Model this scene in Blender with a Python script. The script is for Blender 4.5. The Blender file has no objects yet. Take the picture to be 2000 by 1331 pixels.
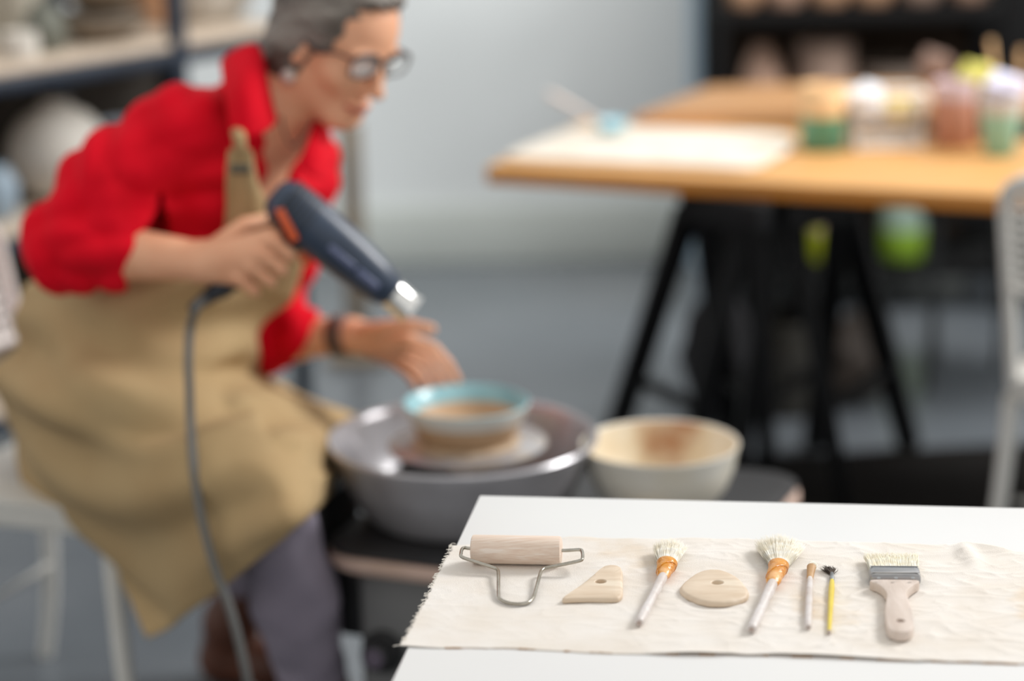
import bpy, bmesh, math, random
import numpy as np
from mathutils import Vector, Matrix

random.seed(7)
SC = bpy.context.scene
COL = SC.collection

# ------------------------------------------------------------------ camera
CAM_H, PITCH, ROLL, FPX = 1.69, math.radians(14.9), 0.0235, 85.0 / 36.0 * 2000
Fw = Vector((0, math.cos(PITCH), -math.sin(PITCH)))
Rt0 = Vector((1, 0, 0)); Up0 = Vector((0, math.sin(PITCH), math.cos(PITCH)))
Rt = Rt0 * math.cos(ROLL) - Up0 * math.sin(ROLL)
Up = Up0 * math.cos(ROLL) + Rt0 * math.sin(ROLL)
CAM = Vector((0, 0, CAM_H))
cd = bpy.data.cameras.new('camera'); cam = bpy.data.objects.new('camera', cd); COL.objects.link(cam)
cd.lens = 85; cd.sensor_width = 36; cd.clip_end = 100
M = Matrix((Rt, Up, -Fw)).transposed().to_4x4(); M.translation = CAM
cam.matrix_world = M
cd.dof.use_dof = True; cd.dof.focus_distance = 2.71; cd.dof.aperture_fstop = 1.55; cd.dof.aperture_blades = 0
SC.camera = cam

# ------------------------------------------------------------------ light
SC.view_settings.view_transform = 'Standard'; SC.view_settings.look = 'None'
SC.view_settings.gamma = 1.0; SC.view_settings.exposure = 0.13; SC.view_settings.use_curve_mapping = False
SC.cycles.use_denoising = True; SC.cycles.max_bounces = 6; SC.cycles.caustics_reflective = False; SC.cycles.caustics_refractive = False
w = bpy.data.worlds.new('overcast_sky'); SC.world = w; w.use_nodes = True
wb = w.node_tree.nodes['Background']; wb.inputs[0].default_value = (1.0, 0.985, 0.955, 1); wb.inputs[1].default_value = 0.72

def area(name, loc, target, sx, sy, power, col):
    l = bpy.data.lights.new(name, 'AREA'); l.shape = 'RECTANGLE'; l.size = sx; l.size_y = sy; l.energy = power; l.color = col
    o = bpy.data.objects.new(name, l); COL.objects.link(o); o.location = loc
    o.rotation_euler = (Vector(target) - Vector(loc)).to_track_quat('-Z', 'Y').to_euler()
    return o
area('window_light', (3.0, 4.4, 3.0), (-0.2, 3.0, 0.7), 1.1, 1.1, 128, (1.0, 0.99, 0.975))
area('back_wall_fill', (0.6, 4.9, 3.3), (0.0, 7.3, 2.2), 3.2, 1.2, 78, (1.0, 0.99, 0.97))  # added unseen area light overhead, brightens the back wall

# ------------------------------------------------------------------ helpers
def ray(px, py): return Fw + Rt * ((px - 1000) / FPX) + Up * ((665.5 - py) / FPX)
def G(px, py, z):                       # the place at height z
    d = ray(px, py); return CAM + d * ((z - CAM_H) / d.z)
def W(px, py, Y):                       # the place at distance Y from the photographer
    d = ray(px, py); return CAM + d * (Y / d.y)

def lin(c):
    return tuple(((v / 255) / 12.92 if v / 255 <= 0.04045 else ((v / 255 + 0.055) / 1.055) ** 2.4) for v in c[:3]) + (1,)

MATS = {}
def mat(name, c, rough=0.6, metal=0.0, c2=None, scale=8.0, detail=3.0, bump=0.0, bscale=None, stretch=None, spec=None,
        c3=None, thr=0.62, sheen=0.0, trans=0.0, attr=None, alpha=None, sss=0.0):
    if name in MATS: return MATS[name]
    m = bpy.data.materials.new(name); m.use_nodes = True; nt = m.node_tree; N = nt.nodes; L = nt.links
    b = N['Principled BSDF']; b.inputs['Base Color'].default_value = lin(c)
    b.inputs['Roughness'].default_value = rough; b.inputs['Metallic'].default_value = metal
    if spec is not None: b.inputs['Specular IOR Level'].default_value = spec
    if sheen: b.inputs['Sheen Weight'].default_value = sheen
    if trans: b.inputs['Transmission Weight'].default_value = trans
    if sss:
        b.inputs['Subsurface Weight'].default_value = sss; b.inputs['Subsurface Radius'].default_value = (0.012, 0.005, 0.003); b.inputs['Subsurface Scale'].default_value = 0.6
    tc = N.new('ShaderNodeTexCoord'); mp = N.new('ShaderNodeMapping'); L.new(tc.outputs['Object'], mp.inputs[0])
    if stretch: mp.inputs['Scale'].default_value = stretch
    col = None
    if c2:
        n = N.new('ShaderNodeTexNoise'); n.inputs['Scale'].default_value = scale; n.inputs['Detail'].default_value = detail
        L.new(mp.outputs[0], n.inputs[0])
        r = N.new('ShaderNodeValToRGB'); r.color_ramp.elements[0].position = 0.35; r.color_ramp.elements[1].position = 0.65
        r.color_ramp.elements[0].color = lin(c); r.color_ramp.elements[1].color = lin(c2)
        L.new(n.outputs[0], r.inputs[0]); col = r.outputs[0]
        if c3:
            n3 = N.new('ShaderNodeTexNoise'); n3.inputs['Scale'].default_value = scale * 0.37; n3.inputs['Detail'].default_value = 5
            L.new(mp.outputs[0], n3.inputs[0])
            r3 = N.new('ShaderNodeValToRGB'); r3.color_ramp.elements[0].position = thr; r3.color_ramp.elements[1].position = thr + 0.1
            L.new(n3.outputs[0], r3.inputs[0])
            mx = N.new('ShaderNodeMix'); mx.data_type = 'RGBA'; L.new(r3.outputs[0], mx.inputs[0]); L.new(col, mx.inputs[6]); mx.inputs[7].default_value = lin(c3)
            col = mx.outputs[2]
    if attr:
        a = N.new('ShaderNodeAttribute'); a.attribute_name = attr[0]
        mx = N.new('ShaderNodeMix'); mx.data_type = 'RGBA'; L.new(a.outputs['Fac'], mx.inputs[0])
        if col: L.new(col, mx.inputs[6])
        else: mx.inputs[6].default_value = lin(c)
        mx.inputs[7].default_value = lin(attr[1]); col = mx.outputs[2]
    if col: L.new(col, b.inputs['Base Color'])
    if bump:
        n2 = N.new('ShaderNodeTexNoise'); n2.inputs['Scale'].default_value = bscale or scale * 4; n2.inputs['Detail'].default_value = 4
        L.new(mp.outputs[0], n2.inputs[0]); bp = N.new('ShaderNodeBump'); bp.inputs['Strength'].default_value = bump; bp.inputs['Distance'].default_value = 0.01
        L.new(n2.outputs[0], bp.inputs['Height']); L.new(bp.outputs[0], b.inputs['Normal'])
    if alpha is not None: b.inputs['Alpha'].default_value = alpha
    MATS[name] = m
    return m

ORG = {}
def tag(o, label=None, cat=None, group=None, kind=None):
    if label: o['label'] = label
    if cat: o['category'] = cat
    if group: o['group'] = group
    if kind: o['kind'] = kind
    return o
def thing(name, loc, label, cat, group=None):
    o = bpy.data.objects.new(name, None); COL.objects.link(o); o.location = loc; o.empty_display_size = 0.05
    ORG[o.name] = Vector(loc)
    return tag(o, label, cat, group)
def link_mesh(name, me, mtl, parent, org):
    o = bpy.data.objects.new(name, me); COL.objects.link(o)
    if mtl: me.materials.append(mtl)
    if parent:
        o.parent = parent; o.location = org - ORG[parent.name]
    else: o.location = org
    ORG[o.name] = org
    return o

def frame(d):
    d = Vector(d).normalized(); a = Vector((0, 0, 1)) if abs(d.z) < 0.9 else Vector((1, 0, 0))
    u = d.cross(a).normalized(); v = u.cross(d).normalized()
    return u, v, d

class MB:
    def __init__(s): s.v = []; s.f = []
    def add(s, vs, fs):
        b = len(s.v); s.v += [Vector(x) for x in vs]; s.f += [tuple(b + i for i in f) for f in fs]; return s
    def rings(s, rings, cap0=True, cap1=True, closed=False):
        n = len(rings[0]); vs = [p for r in rings for p in r]; fs = []
        m = len(rings)
        for i in range(m - (0 if closed else 1)):
            i2 = (i + 1) % m
            for j in range(n): fs.append((i * n + j, i * n + (j + 1) % n, i2 * n + (j + 1) % n, i2 * n + j))
        if not closed:
            if cap0: fs.append(tuple(range(n))[::-1])
            if cap1: fs.append(tuple((m - 1) * n + j for j in range(n)))
        return s.add(vs, fs)
    def lathe(s, prof, org, axis=(0, 0, 1), n=48, cap0=True, cap1=True, sx=1.0, sy=1.0, u=None):
        uu, vv, d = frame(axis)
        if u is not None: uu = Vector(u).normalized(); vv = d.cross(uu).normalized()
        org = Vector(org); rs = []
        for r, t in prof:
            r = max(r, 1e-5)
            rs.append([org + d * t + uu * (r * sx * math.cos(2 * math.pi * k / n)) + vv * (r * sy * math.sin(2 * math.pi * k / n)) for k in range(n)])
        return s.rings(rs, cap0, cap1)
    def tube(s, pts, rad, n=12, closed=False):
        pts = [Vector(p) for p in pts]; m = len(pts)
        if not hasattr(rad, '__len__'): rad = [rad] * m
        rs = []; uprev = None
        for i in range(m):
            if closed: t = pts[(i + 1) % m] - pts[i - 1]
            else: t = pts[min(i + 1, m - 1)] - pts[max(i - 1, 0)]
            t.normalize()
            if uprev is None: uu, vv, _ = frame(t)
            else:
                uu = (uprev - t * uprev.dot(t)).normalized(); vv = t.cross(uu)
            uprev = uu
            rs.append([pts[i] + uu * (rad[i] * math.cos(2 * math.pi * k / n)) + vv * (rad[i] * math.sin(2 * math.pi * k / n)) for k in range(n)])
        return s.rings(rs, closed=closed)
    def box(s, c, size, R=None, bev=0.0):
        c = Vector(c); hx, hy, hz = [q / 2 for q in size]; R = R or Matrix.Identity(3)
        if bev <= 0:
            vs = [c + R @ Vector((x * hx, y * hy, z * hz)) for x in (-1, 1) for y in (-1, 1) for z in (-1, 1)]
            return s.add(vs, [(0, 1, 3, 2), (4, 6, 7, 5), (0, 4, 5, 1), (2, 3, 7, 6), (0, 2, 6, 4), (1, 5, 7, 3)])
        bev = min(bev, hx * .9, hy * .9, hz * .9)
        out = []
        for (cx, cy, a0) in ((1, 1, 0), (-1, 1, 90), (-1, -1, 180), (1, -1, 270)):
            for k in range(4):
                a = math.radians(a0 + k * 30); out.append((cx * (hx - bev) + bev * math.cos(a), cy * (hy - bev) + bev * math.sin(a)))
        def ring(sh, z): return [c + R @ Vector((x * (hx - sh) / hx, y * (hy - sh) / hy, z)) for x, y in out]
        b2 = bev * 0.3
        return s.rings([ring(bev, -hz), ring(b2, -hz + b2), ring(0, -hz + bev), ring(0, hz - bev), ring(b2, hz - b2), ring(bev, hz)])
    def prism(s, outl, z0, z1, bev=0.002):
        pts = [Vector((p[0], p[1], 0)) for p in outl]; c = sum(pts, Vector()) / len(pts)
        def ring(sh, z):
            r = []
            for p in pts:
                d = (p - c); L = max(d.length, 1e-6); q = c + d * ((L - sh) / L); r.append(Vector((q.x, q.y, z)))
            return r
        return s.rings([ring(bev, z0), ring(0, z0 + bev), ring(0, z1 - bev), ring(bev * .3, z1 - bev * .3), ring(bev, z1)])
    def grid(s, P, closeu=False):
        m, n = len(P), len(P[0]); fs = []
        for i in range(m - 1):
            for j in range(n - 1): fs.append((i * n + j, i * n + j + 1, (i + 1) * n + j + 1, (i + 1) * n + j))
        return s.add([p for r in P for p in r], fs)
    def obj(s, name, mtl, parent=None, smooth=True, org=None, sharp=40, solid=0.0, recalc=True):
        if org is None:
            if parent: org = ORG[parent.name]
            else:
                xs = [v.x for v in s.v]; ys = [v.y for v in s.v]
                org = Vector(((min(xs) + max(xs)) / 2, (min(ys) + max(ys)) / 2, min(v.z for v in s.v)))
        org = Vector(org)
        me = bpy.data.meshes.new(name); me.from_pydata([tuple(v - org) for v in s.v], [], s.f)
        if recalc:
            bm = bmesh.new(); bm.from_mesh(me); bmesh.ops.recalc_face_normals(bm, faces=bm.faces); bm.to_mesh(me); bm.free()
        if smooth:
            me.polygons.foreach_set('use_smooth', [True] * len(me.polygons))
            try: me.set_sharp_from_angle(angle=math.radians(sharp))
            except Exception: pass
        o = link_mesh(name, me, mtl, parent, org)
        if solid:
            md = o.modifiers.new('thickness', 'SOLIDIFY'); md.thickness = solid; md.offset = 0
        return o

def copy_tree(o, parent=None):
    c = o.copy(); COL.objects.link(c)
    if parent: c.parent = parent
    for ch in list(o.children): copy_tree(ch, c)
    return c
def place(o, loc, rz=0.0, s=1.0, label=None):
    o.location = loc; o.rotation_euler = (0, 0, rz); o.scale = (s, s, s)
    if label: o['label'] = label
    return o

def vnoise(x, y, seed=0):
    xi = np.floor(x).astype(np.int64); yi = np.floor(y).astype(np.int64); xf = x - xi; yf = y - yi
    u = xf * xf * (3 - 2 * xf); v = yf * yf * (3 - 2 * yf)
    def h(a, b):
        n = (a * 374761393 + b * 668265263 + seed * 1442695041) & 0x7fffffff
        n = ((n ^ (n >> 13)) * 1274126177) & 0x7fffffff
        return ((n ^ (n >> 16)) & 0xffff) / 65535.0
    return (h(xi, yi) * (1 - u) + h(xi + 1, yi) * u) * (1 - v) + (h(xi, yi + 1) * (1 - u) + h(xi + 1, yi + 1) * u) * v
def fbm(x, y, o=4, seed=0):
    s = 0; a = 0.5
    for i in range(o): s = s + a * vnoise(x, y, seed + i); x = x * 2.03 + 7; y = y * 2.03 + 3; a *= 0.5
    return s
def catmull(P, t):
    n = len(P) - 1; i = min(int(t), n - 1); f = t - i
    p0, p1, p2, p3 = P[max(i - 1, 0)], P[i], P[i + 1], P[min(i + 2, n)]
    return 0.5 * ((2 * p1) + (-p0 + p2) * f + (2 * p0 - 5 * p1 + 4 * p2 - p3) * f * f + (-p0 + 3 * p1 - 3 * p2 + p3) * f ** 3)
def spline(pts, per=8):
    pts = [Vector(p) for p in pts]; return [catmull(pts, k / per) for k in range((len(pts) - 1) * per + 1)]

# ------------------------------------------------------------------ the room
m_floor = mat('concrete_floor', (110, 116, 122), 0.24, c2=(96, 102, 108), scale=1.3, detail=6, bump=0.04, bscale=40, c3=(122, 126, 130), thr=0.55)
m_wall = mat('painted_wall', (214, 219, 220), 0.8, c2=(210, 215, 216), scale=1.5, bump=0.03, bscale=60)
m_skirt = mat('grey_skirting', (186, 192, 188), 0.6)
tag(MB().box((0, 4.0, -0.05), (9, 9, 0.1)).obj('floor', m_floor, smooth=False), kind='structure')
tag(MB().box((0, 7.38, 1.5), (9, 0.12, 3.0)).obj('wall_back', m_wall, smooth=False), kind='structure')
o = MB().box((0.0, 7.30, 0.09), (8.8, 0.035, 0.18), bev=0.006)
tag(o.obj('baseboard_back', m_skirt), kind='structure')
# ------------------------------------------------------------------ white table with the tools
TZ = 0.74
m_lam = mat('white_laminate', (231, 231, 230), 0.3, c2=(228, 228, 228), scale=3)
m_steelw = mat('white_steel', (228, 228, 226), 0.4)
c00 = G(937, 968, TZ); c01 = G(765, 1331, TZ)
e = (c01 - c00).normalized(); bdir = Vector((-e.y, e.x, 0)).normalized()
if bdir.x < 0: bdir = -bdir
TL, TW = 1.6, 0.8
corn = [c00, c00 + e * TW, c00 + e * TW + bdir * TL, c00 + bdir * TL]
cen = sum(corn, Vector()) / 4
Rtab = Matrix((bdir, -e, Vector((0, 0, 1)))).transposed()
tbl = thing('work_table', (cen.x, cen.y, 0), 'white laminate work table in the foreground carrying a strip of canvas and clay tools', 'table')
MB().box((cen.x, cen.y, TZ - 0.0125), (TL, TW, 0.025), Rtab, 0.0015).obj('tabletop', m_lam, tbl)
for sx in (-1, 1):
    for sy in (-1, 1):
        p = cen + bdir * (sx * (TL / 2 - 0.07)) + e * (sy * (TW / 2 - 0.07))
        MB().box((p.x, p.y, (TZ - 0.025) / 2), (0.045, 0.045, TZ - 0.025), Rtab, 0.004).obj('leg', m_steelw, tbl)

# canvas
m_canvas = mat('raw_canvas', (233, 228, 222), 0.95, c2=(226, 218, 208), scale=14, detail=5, bump=0.25, bscale=900, c3=(221, 203, 180), thr=0.6)
fr = [(782, 1264), (860, 1268), (1000, 1269), (1200, 1279), (1500, 1283), (1700, 1290), (2000, 1300), (2350, 1312)]
bk = [(884, 1066), (960, 1060), (1100, 1056), (1230, 1055), (1560, 1060), (1700, 1064), (2000, 1077), (2350, 1090)]
def edge(pts, X):
    P = [G(x, y, TZ) for x, y in pts]
    return float(np.interp(X, [p.x for p in P], [p.y for p in P]))
NU, NV = 420, 150
fl, bl = G(784, 1264, TZ), G(884, 1066, TZ)
xr = G(2330, 1200, TZ).x
U, V = np.meshgrid(np.linspace(0, 1, NU), np.linspace(0, 1, NV), indexing='ij')
U = U ** 1.0
xl = fl.x + (bl.x - fl.x) * V
fray = 0.0035 * (vnoise(V * 85, V * 0 + 3.3, 5) - 0.5) + 0.004 * (vnoise(V * 14, V * 0 + 8.3, 6) - 0.5)
X = xl + fray * (1 - U) ** 8 + (xr - xl) * U
yf = np.vectorize(lambda a: edge(fr, a))(X); yb = np.vectorize(lambda a: edge(bk, a))(X)
yf = yf + 0.002 * (vnoise(X * 60, X * 0, 9) - 0.5) + 0.004 * (vnoise(X * 18, X * 0, 11) - 0.5)
yb = yb + 0.004 * (vnoise(X * 45, X * 0, 19) - 0.5) + 0.010 * (vnoise(X * 14, X * 0, 12) - 0.5)
Y = yf + (yb - yf) * V
wx = X + 0.05 * fbm(X * 9, Y * 9, 3, 1); wy = Y + 0.05 * fbm(X * 9 + 40, Y * 9, 3, 2)
r1 = 1 - np.abs(2 * vnoise(wx * 16, wy * 34, 21) - 1); r2 = 1 - np.abs(2 * vnoise(wx * 42 + wy * 20, wy * 52, 22) - 1)
r3 = 1 - np.abs(2 * vnoise(wx * 24 - wy * 40, wy * 30 + wx * 22, 23) - 1)
amp = np.clip((X + 0.02) / 0.25, 0.35, 1.0)
amp = amp * (0.2 + 0.8 * np.clip(V / 0.08, 0, 1))
Z = TZ + 0.0005 + amp * (0.0012 * r1 ** 4 + 0.0008 * r2 ** 5 + 0.0012 * r3 ** 5 + 0.0006 * fbm(X * 20, Y * 20, 3, 4))
lift = np.clip(1 - V / 0.07, 0, 1) ** 2 * np.clip(vnoise(X * 17, X * 0 + 1, 31) - 0.55, 0, 1) * 0.009
lift += np.clip(1 - (1 - V) / 0.08, 0, 1) ** 2 * np.clip(vnoise(X * 15, X * 0 + 1, 33) - 0.5, 0, 1) * 0.012
hump = 0.006 * np.exp(-(((X - G(1890, 1090, TZ).x) / 0.010) ** 2 + ((Y - G(1890, 1088, TZ).y) / 0.035) ** 2))
Z = Z + lift + hump
cl = MB().grid([[Vector((X[i, j], Y[i, j], Z[i, j])) for j in range(NV)] for i in range(NU)])
canvas = thing('canvas_cloth', (0.3, 2.5, TZ), 'strip of raw cream canvas with a frayed left edge lying across the white table', 'cloth')
cl.obj('cloth', m_canvas, canvas, solid=0.0009, sharp=180)
m_thread = mat('cotton_thread', (238, 232, 222), 0.9)
th = MB()
for k in range(150):
    v = random.random(); p = fl.lerp(bl, v); L = random.uniform(0.002, 0.006)
    a = random.uniform(-0.6, 0.6); z = TZ + 0.0012
    q = Vector((p.x + 0.002, p.y, z))
    th.tube([q, q + Vector((-L * .5, a * L * .5, 0.0003)), q + Vector((-L, a * L, -0.0004))], 0.0004, 5)
p0 = W(800, 1262, fl.y + 0.006); p0 = G(800, 1262, TZ + 0.0015)
th.tube(spline([p0, G(788, 1262, TZ + .001), G(778, 1261, TZ), G(768, 1263, TZ - .001)], 5), 0.0005, 6)
q0 = G(890, 1063, TZ + 0.002)
th.tube(spline([q0, G(884, 1062, TZ + .001), G(878, 1067, TZ), G(877, 1076, TZ - .001), G(881, 1082, TZ), G(886, 1080, TZ + .001)], 5), 0.00035, 6)
m_hem = mat('brown_hem_thread', (168, 132, 96), 0.9)
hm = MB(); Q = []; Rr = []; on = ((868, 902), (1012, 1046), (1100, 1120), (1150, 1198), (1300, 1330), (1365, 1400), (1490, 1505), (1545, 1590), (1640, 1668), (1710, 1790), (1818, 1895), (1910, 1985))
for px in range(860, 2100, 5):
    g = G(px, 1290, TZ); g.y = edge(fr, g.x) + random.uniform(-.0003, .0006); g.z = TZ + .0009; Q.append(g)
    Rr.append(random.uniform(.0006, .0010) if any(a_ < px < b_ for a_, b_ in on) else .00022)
hm.tube(Q, Rr, 6); hm.obj('brown_hem', m_hem, canvas)  # brown line along the canvas front edge, thicker in short stretches
th.obj('frayed_threads', m_thread, canvas)['kind'] = 'stuff'

CZ = TZ + 0.0024      # where tools rest
m_beech = mat('beech_wood', (232, 214, 198), 0.6, c2=(222, 198, 180), scale=60, detail=6, stretch=(0.4, 9, 9), c3=(236, 222, 210), thr=0.55, bump=0.08, bscale=120)
m_nickel = mat('dull_nickel_wire', (188, 184, 174), 0.25, metal=1.0, c2=(166, 160, 148), scale=80)
m_rib = mat('boxwood', (220, 202, 180), 0.55, c2=(208, 187, 162), scale=18, detail=4, stretch=(1, 4, 1), c3=(226, 212, 192), thr=0.56, bump=0.06, bscale=150)
m_whandle = mat('clay_stained_white_handle', (217, 212, 210), 0.42, c2=(201, 190, 184), scale=45, c3=(168, 146, 132), thr=0.64, bump=0.15, bscale=160)
m_end = mat('worn_handle_end', (176, 160, 152), 0.7, c2=(150, 134, 126), scale=90)
m_resin = mat('amber_lacquer', (222, 152, 44), 0.22, c2=(206, 130, 30), scale=60, c3=(236, 182, 120), thr=0.6, bump=0.2, bscale=140)
m_goat = mat('goat_hair', (252, 249, 240), 0.9, c2=(240, 232, 212), scale=120)
m_hog = mat('pale_bristle', (253, 250, 238), 0.9, c2=(246, 238, 214), scale=120)
m_darkhair = mat('dark_bristle', (92, 78, 66), 0.7, c2=(70, 58, 50), scale=100)
m_yellow = mat('yellow_lacquer', (226, 204, 66), 0.35, c2=(216, 190, 52), scale=30)
m_alu = mat('aluminium_ferrule', (180, 184, 186), 0.3, metal=0.8, c2=(150, 154, 158), scale=90)
m_tin = mat('tin_ferrule', (134, 136, 140), 0.38, metal=0.75, c2=(172, 172, 174), scale=22, stretch=(.5, 6, 6), c3=(206, 204, 200), thr=0.66)
m_flat = mat('clay_washed_wood', (214, 200, 190), 0.6, c2=(202, 186, 174), scale=20, stretch=(4, .8, 4), c3=(180, 174, 168), thr=0.57, bump=0.1, bscale=120)
m_quill = mat('tan_quill', (196, 158, 112), 0.5, c2=(178, 136, 90), scale=50)

# roller
ra = 0.0163; az = CZ + ra
A, B = G(921, 1073, az), G(1097, 1076, az)
rol = thing('clay_roller', (A.lerp(B, .5).x, A.lerp(B, .5).y, CZ), 'small wooden clay roller on a bent wire handle, leftmost tool on the canvas', 'roller')
d = (B - A); L = d.length
m = MB(); m.lathe([(0.0035, 0), (ra - .0035, 0), (ra - .0006, .0012), (ra, .0035), (ra, L - .0035), (ra - .0006, L - .0012), (ra - .0035, L), (.0035, L)], A, d, 64)
m.obj('wooden_barrel', m_beech, rol)
wp = [(1010, 1074.5, az), (921, 1072, az), (909, 1070.5, az), (903, 1073, az), (900.5, 1082, az - .001), (903, 1089, az - .002), (930, 1098, az - .005), (962, 1108.5, az - .009),
      (971, 1113, az - .010), (973.5, 1122, az - .0105), (973.5, 1160, CZ + .0028), (976, 1170, CZ + .0022), (990, 1177.5, CZ + .002), (1010, 1180.5, CZ + .002), (1030, 1178, CZ + .002), (1040, 1170, CZ + .0022), (1045, 1158, CZ + .003),
      (1055, 1122, az - .010), (1060, 1113, az - .009), (1070, 1109, az - .008), (1105, 1102, az - .005), (1132, 1096, az - .002), (1137.5, 1091, az - .001), (1137, 1079, az), (1131, 1074.5, az), (1097, 1076, az), (1010, 1074.5, az)]
m = MB().tube(spline([G(*p) for p in wp], 7), 0.0020, 14); m.obj('wire_handle', m_nickel, rol)

def star_plate(px, hole, hr, z0, z1, bev, name, mtl, parent, n=96):
    P = [G(x, y, z1) for x, y in px]; P = [Vector((p.x, p.y, 0)) for p in P]
    m_ = len(P); dense = []
    for i in range(m_):
        for k in range(10):
            t = k / 10; a, b, c_, d_ = P[i - 1], P[i], P[(i + 1) % m_], P[(i + 2) % m_]
            dense.append(0.5 * ((2 * b) + (-a + c_) * t * .8 + (2 * a - 5 * b + 4 * c_ - d_) * t * t * .8 + (-a + 3 * b - 3 * c_ + d_) * t ** 3 * .8) if False else b.lerp(c_, t))
    for _ in range(6): dense = [(dense[i - 1] + dense[i] * 2 + dense[(i + 1) % len(dense)]) / 4 for i in range(len(dense))]
    hc = G(hole[0], hole[1], z1); hc = Vector((hc.x, hc.y, 0))
    angs = [math.atan2(p.y - hc.y, p.x - hc.x) for p in dense]
    rings = []
    hole_ring = [hc + Vector((math.cos(a), math.sin(a), 0)) * hr for a in angs]
    cen_ = sum(dense, Vector()) / len(dense)
    def off(s_): return [p - (p - cen_).normalized() * s_ for p in dense]
    def zz(r, z): return [Vector((p.x, p.y, z)) for p in r]
    mid = [hole_ring[i].lerp(dense[i], .5) for i in range(len(dense))]
    hb = [hc + Vector((math.cos(a), math.sin(a), 0)) * (hr + .0008) for a in angs]
    rings = [zz(hole_ring, z0), zz(hole_ring, z1 - .0008), zz(hb, z1), zz(mid, z1), zz(off(bev), z1), zz(off(bev * .35), z1 - bev * .3), zz(dense, z1 - bev * .8), zz(dense, z0 + .001), zz(off(.001), z0)]
    mb = MB(); mb.rings(rings + [zz(hole_ring, z0)], False, False)
    return mb.obj(name, mtl, parent)

def fill_plate(px, hole, hr, z0, z1, bev, name, mtl, parent):
    P = [G(x, y, z1) for x, y in px]; P = [Vector((p.x, p.y, 0)) for p in P]
    dense = []
    for i in range(len(P)):
        for k in range(6): dense.append(P[i].lerp(P[(i + 1) % len(P)], k / 6))
    for _ in range(5): dense = [(dense[i - 1] + dense[i] * 2 + dense[(i + 1) % len(dense)]) / 4 for i in range(len(dense))]
    if sum(dense[i - 1].x * dense[i].y - dense[i].x * dense[i - 1].y for i in range(len(dense))) < 0: dense.reverse()
    n = len(dense); nor = []
    for i in range(n):
        t = (dense[(i + 1) % n] - dense[i - 1]).normalized(); nor.append(Vector((-t.y, t.x, 0)))
    hc = G(hole[0], hole[1], z1); H = [Vector((hc.x + hr * math.cos(2 * math.pi * k / 24), hc.y + hr * math.sin(2 * math.pi * k / 24), 0)) for k in range(24)]
    def R(s_, z): return [Vector((dense[i].x + nor[i].x * s_, dense[i].y + nor[i].y * s_, z)) for i in range(n)]
    rs = [R(.0012, z0), R(0, z0 + .0012), R(0, z1 - bev), R(bev * .3, z1 - bev * .3), R(bev, z1)]
    bm = bmesh.new(); o_ = ORG[parent.name]
    def addring(r): return [bm.verts.new(p - o_) for p in r]
    V_ = [addring(r) for r in rs]; Ht = addring([Vector((p.x, p.y, z1)) for p in H]); Hb = addring([Vector((p.x, p.y, z0)) for p in H])
    for a_, b_ in zip(V_[:-1], V_[1:]):
        for i in range(n): bm.faces.new((a_[i], a_[(i + 1) % n], b_[(i + 1) % n], b_[i]))
    for i in range(24): bm.faces.new((Ht[i], Ht[(i + 1) % 24], Hb[(i + 1) % 24], Hb[i]))
    for ou, inn in ((V_[-1], Ht), (V_[0], Hb)):
        ed = []
        for r in (ou, inn):
            for i in range(len(r)):
                e_ = bm.edges.get((r[i], r[(i + 1) % len(r)])) or bm.edges.new((r[i], r[(i + 1) % len(r)])); ed.append(e_)
        bmesh.ops.triangle_fill(bm, edges=ed, use_beauty=True)
    bmesh.ops.recalc_face_normals(bm, faces=bm.faces)
    me = bpy.data.meshes.new(name); bm.to_mesh(me); bm.free()
    me.polygons.foreach_set('use_smooth', [True] * len(me.polygons)); me.set_sharp_from_angle(angle=math.radians(35))
    return link_mesh(name, me, mtl, parent, o_)

tri = [(1097, 1168), (1112, 1157), (1135, 1140), (1158, 1122), (1172, 1110), (1182, 1104), (1194, 1102), (1206, 1103), (1213, 1107), (1216, 1115), (1216.5, 1135), (1216.5, 1155), (1215, 1163), (1208, 1168), (1190, 1169), (1150, 1168), (1115, 1169), (1100, 1170)]
r_ = thing('wooden_rib', tuple(G(1170, 1140, CZ)), 'triangular wooden potter\'s rib with rounded corners and a small hole', 'pottery rib')
star_plate(tri, (1173, 1136), 0.0062, CZ - .0004, CZ + .0055, .0035, 'rib_plate', m_rib, r_)
disc = [(1327, 1146), (1333, 1138), (1345, 1128), (1358, 1119), (1372, 1113), (1388, 1110.5), (1405, 1111), (1422, 1116), (1438, 1124), (1450, 1134), (1459, 1146), (1463, 1156), (1460, 1164), (1450, 1169), (1432, 1174), (1410, 1176.5), (1385, 1176), (1362, 1171), (1343, 1163), (1330, 1154)]
r_ = thing('wooden_rib', tuple(G(1395, 1140, CZ)), 'rounded kidney-like wooden potter\'s rib with a centre hole', 'pottery rib')
star_plate(disc, (1401, 1138), 0.0066, CZ - .0004, CZ + .0062, .004, 'rib_plate', m_rib, r_)

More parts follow.
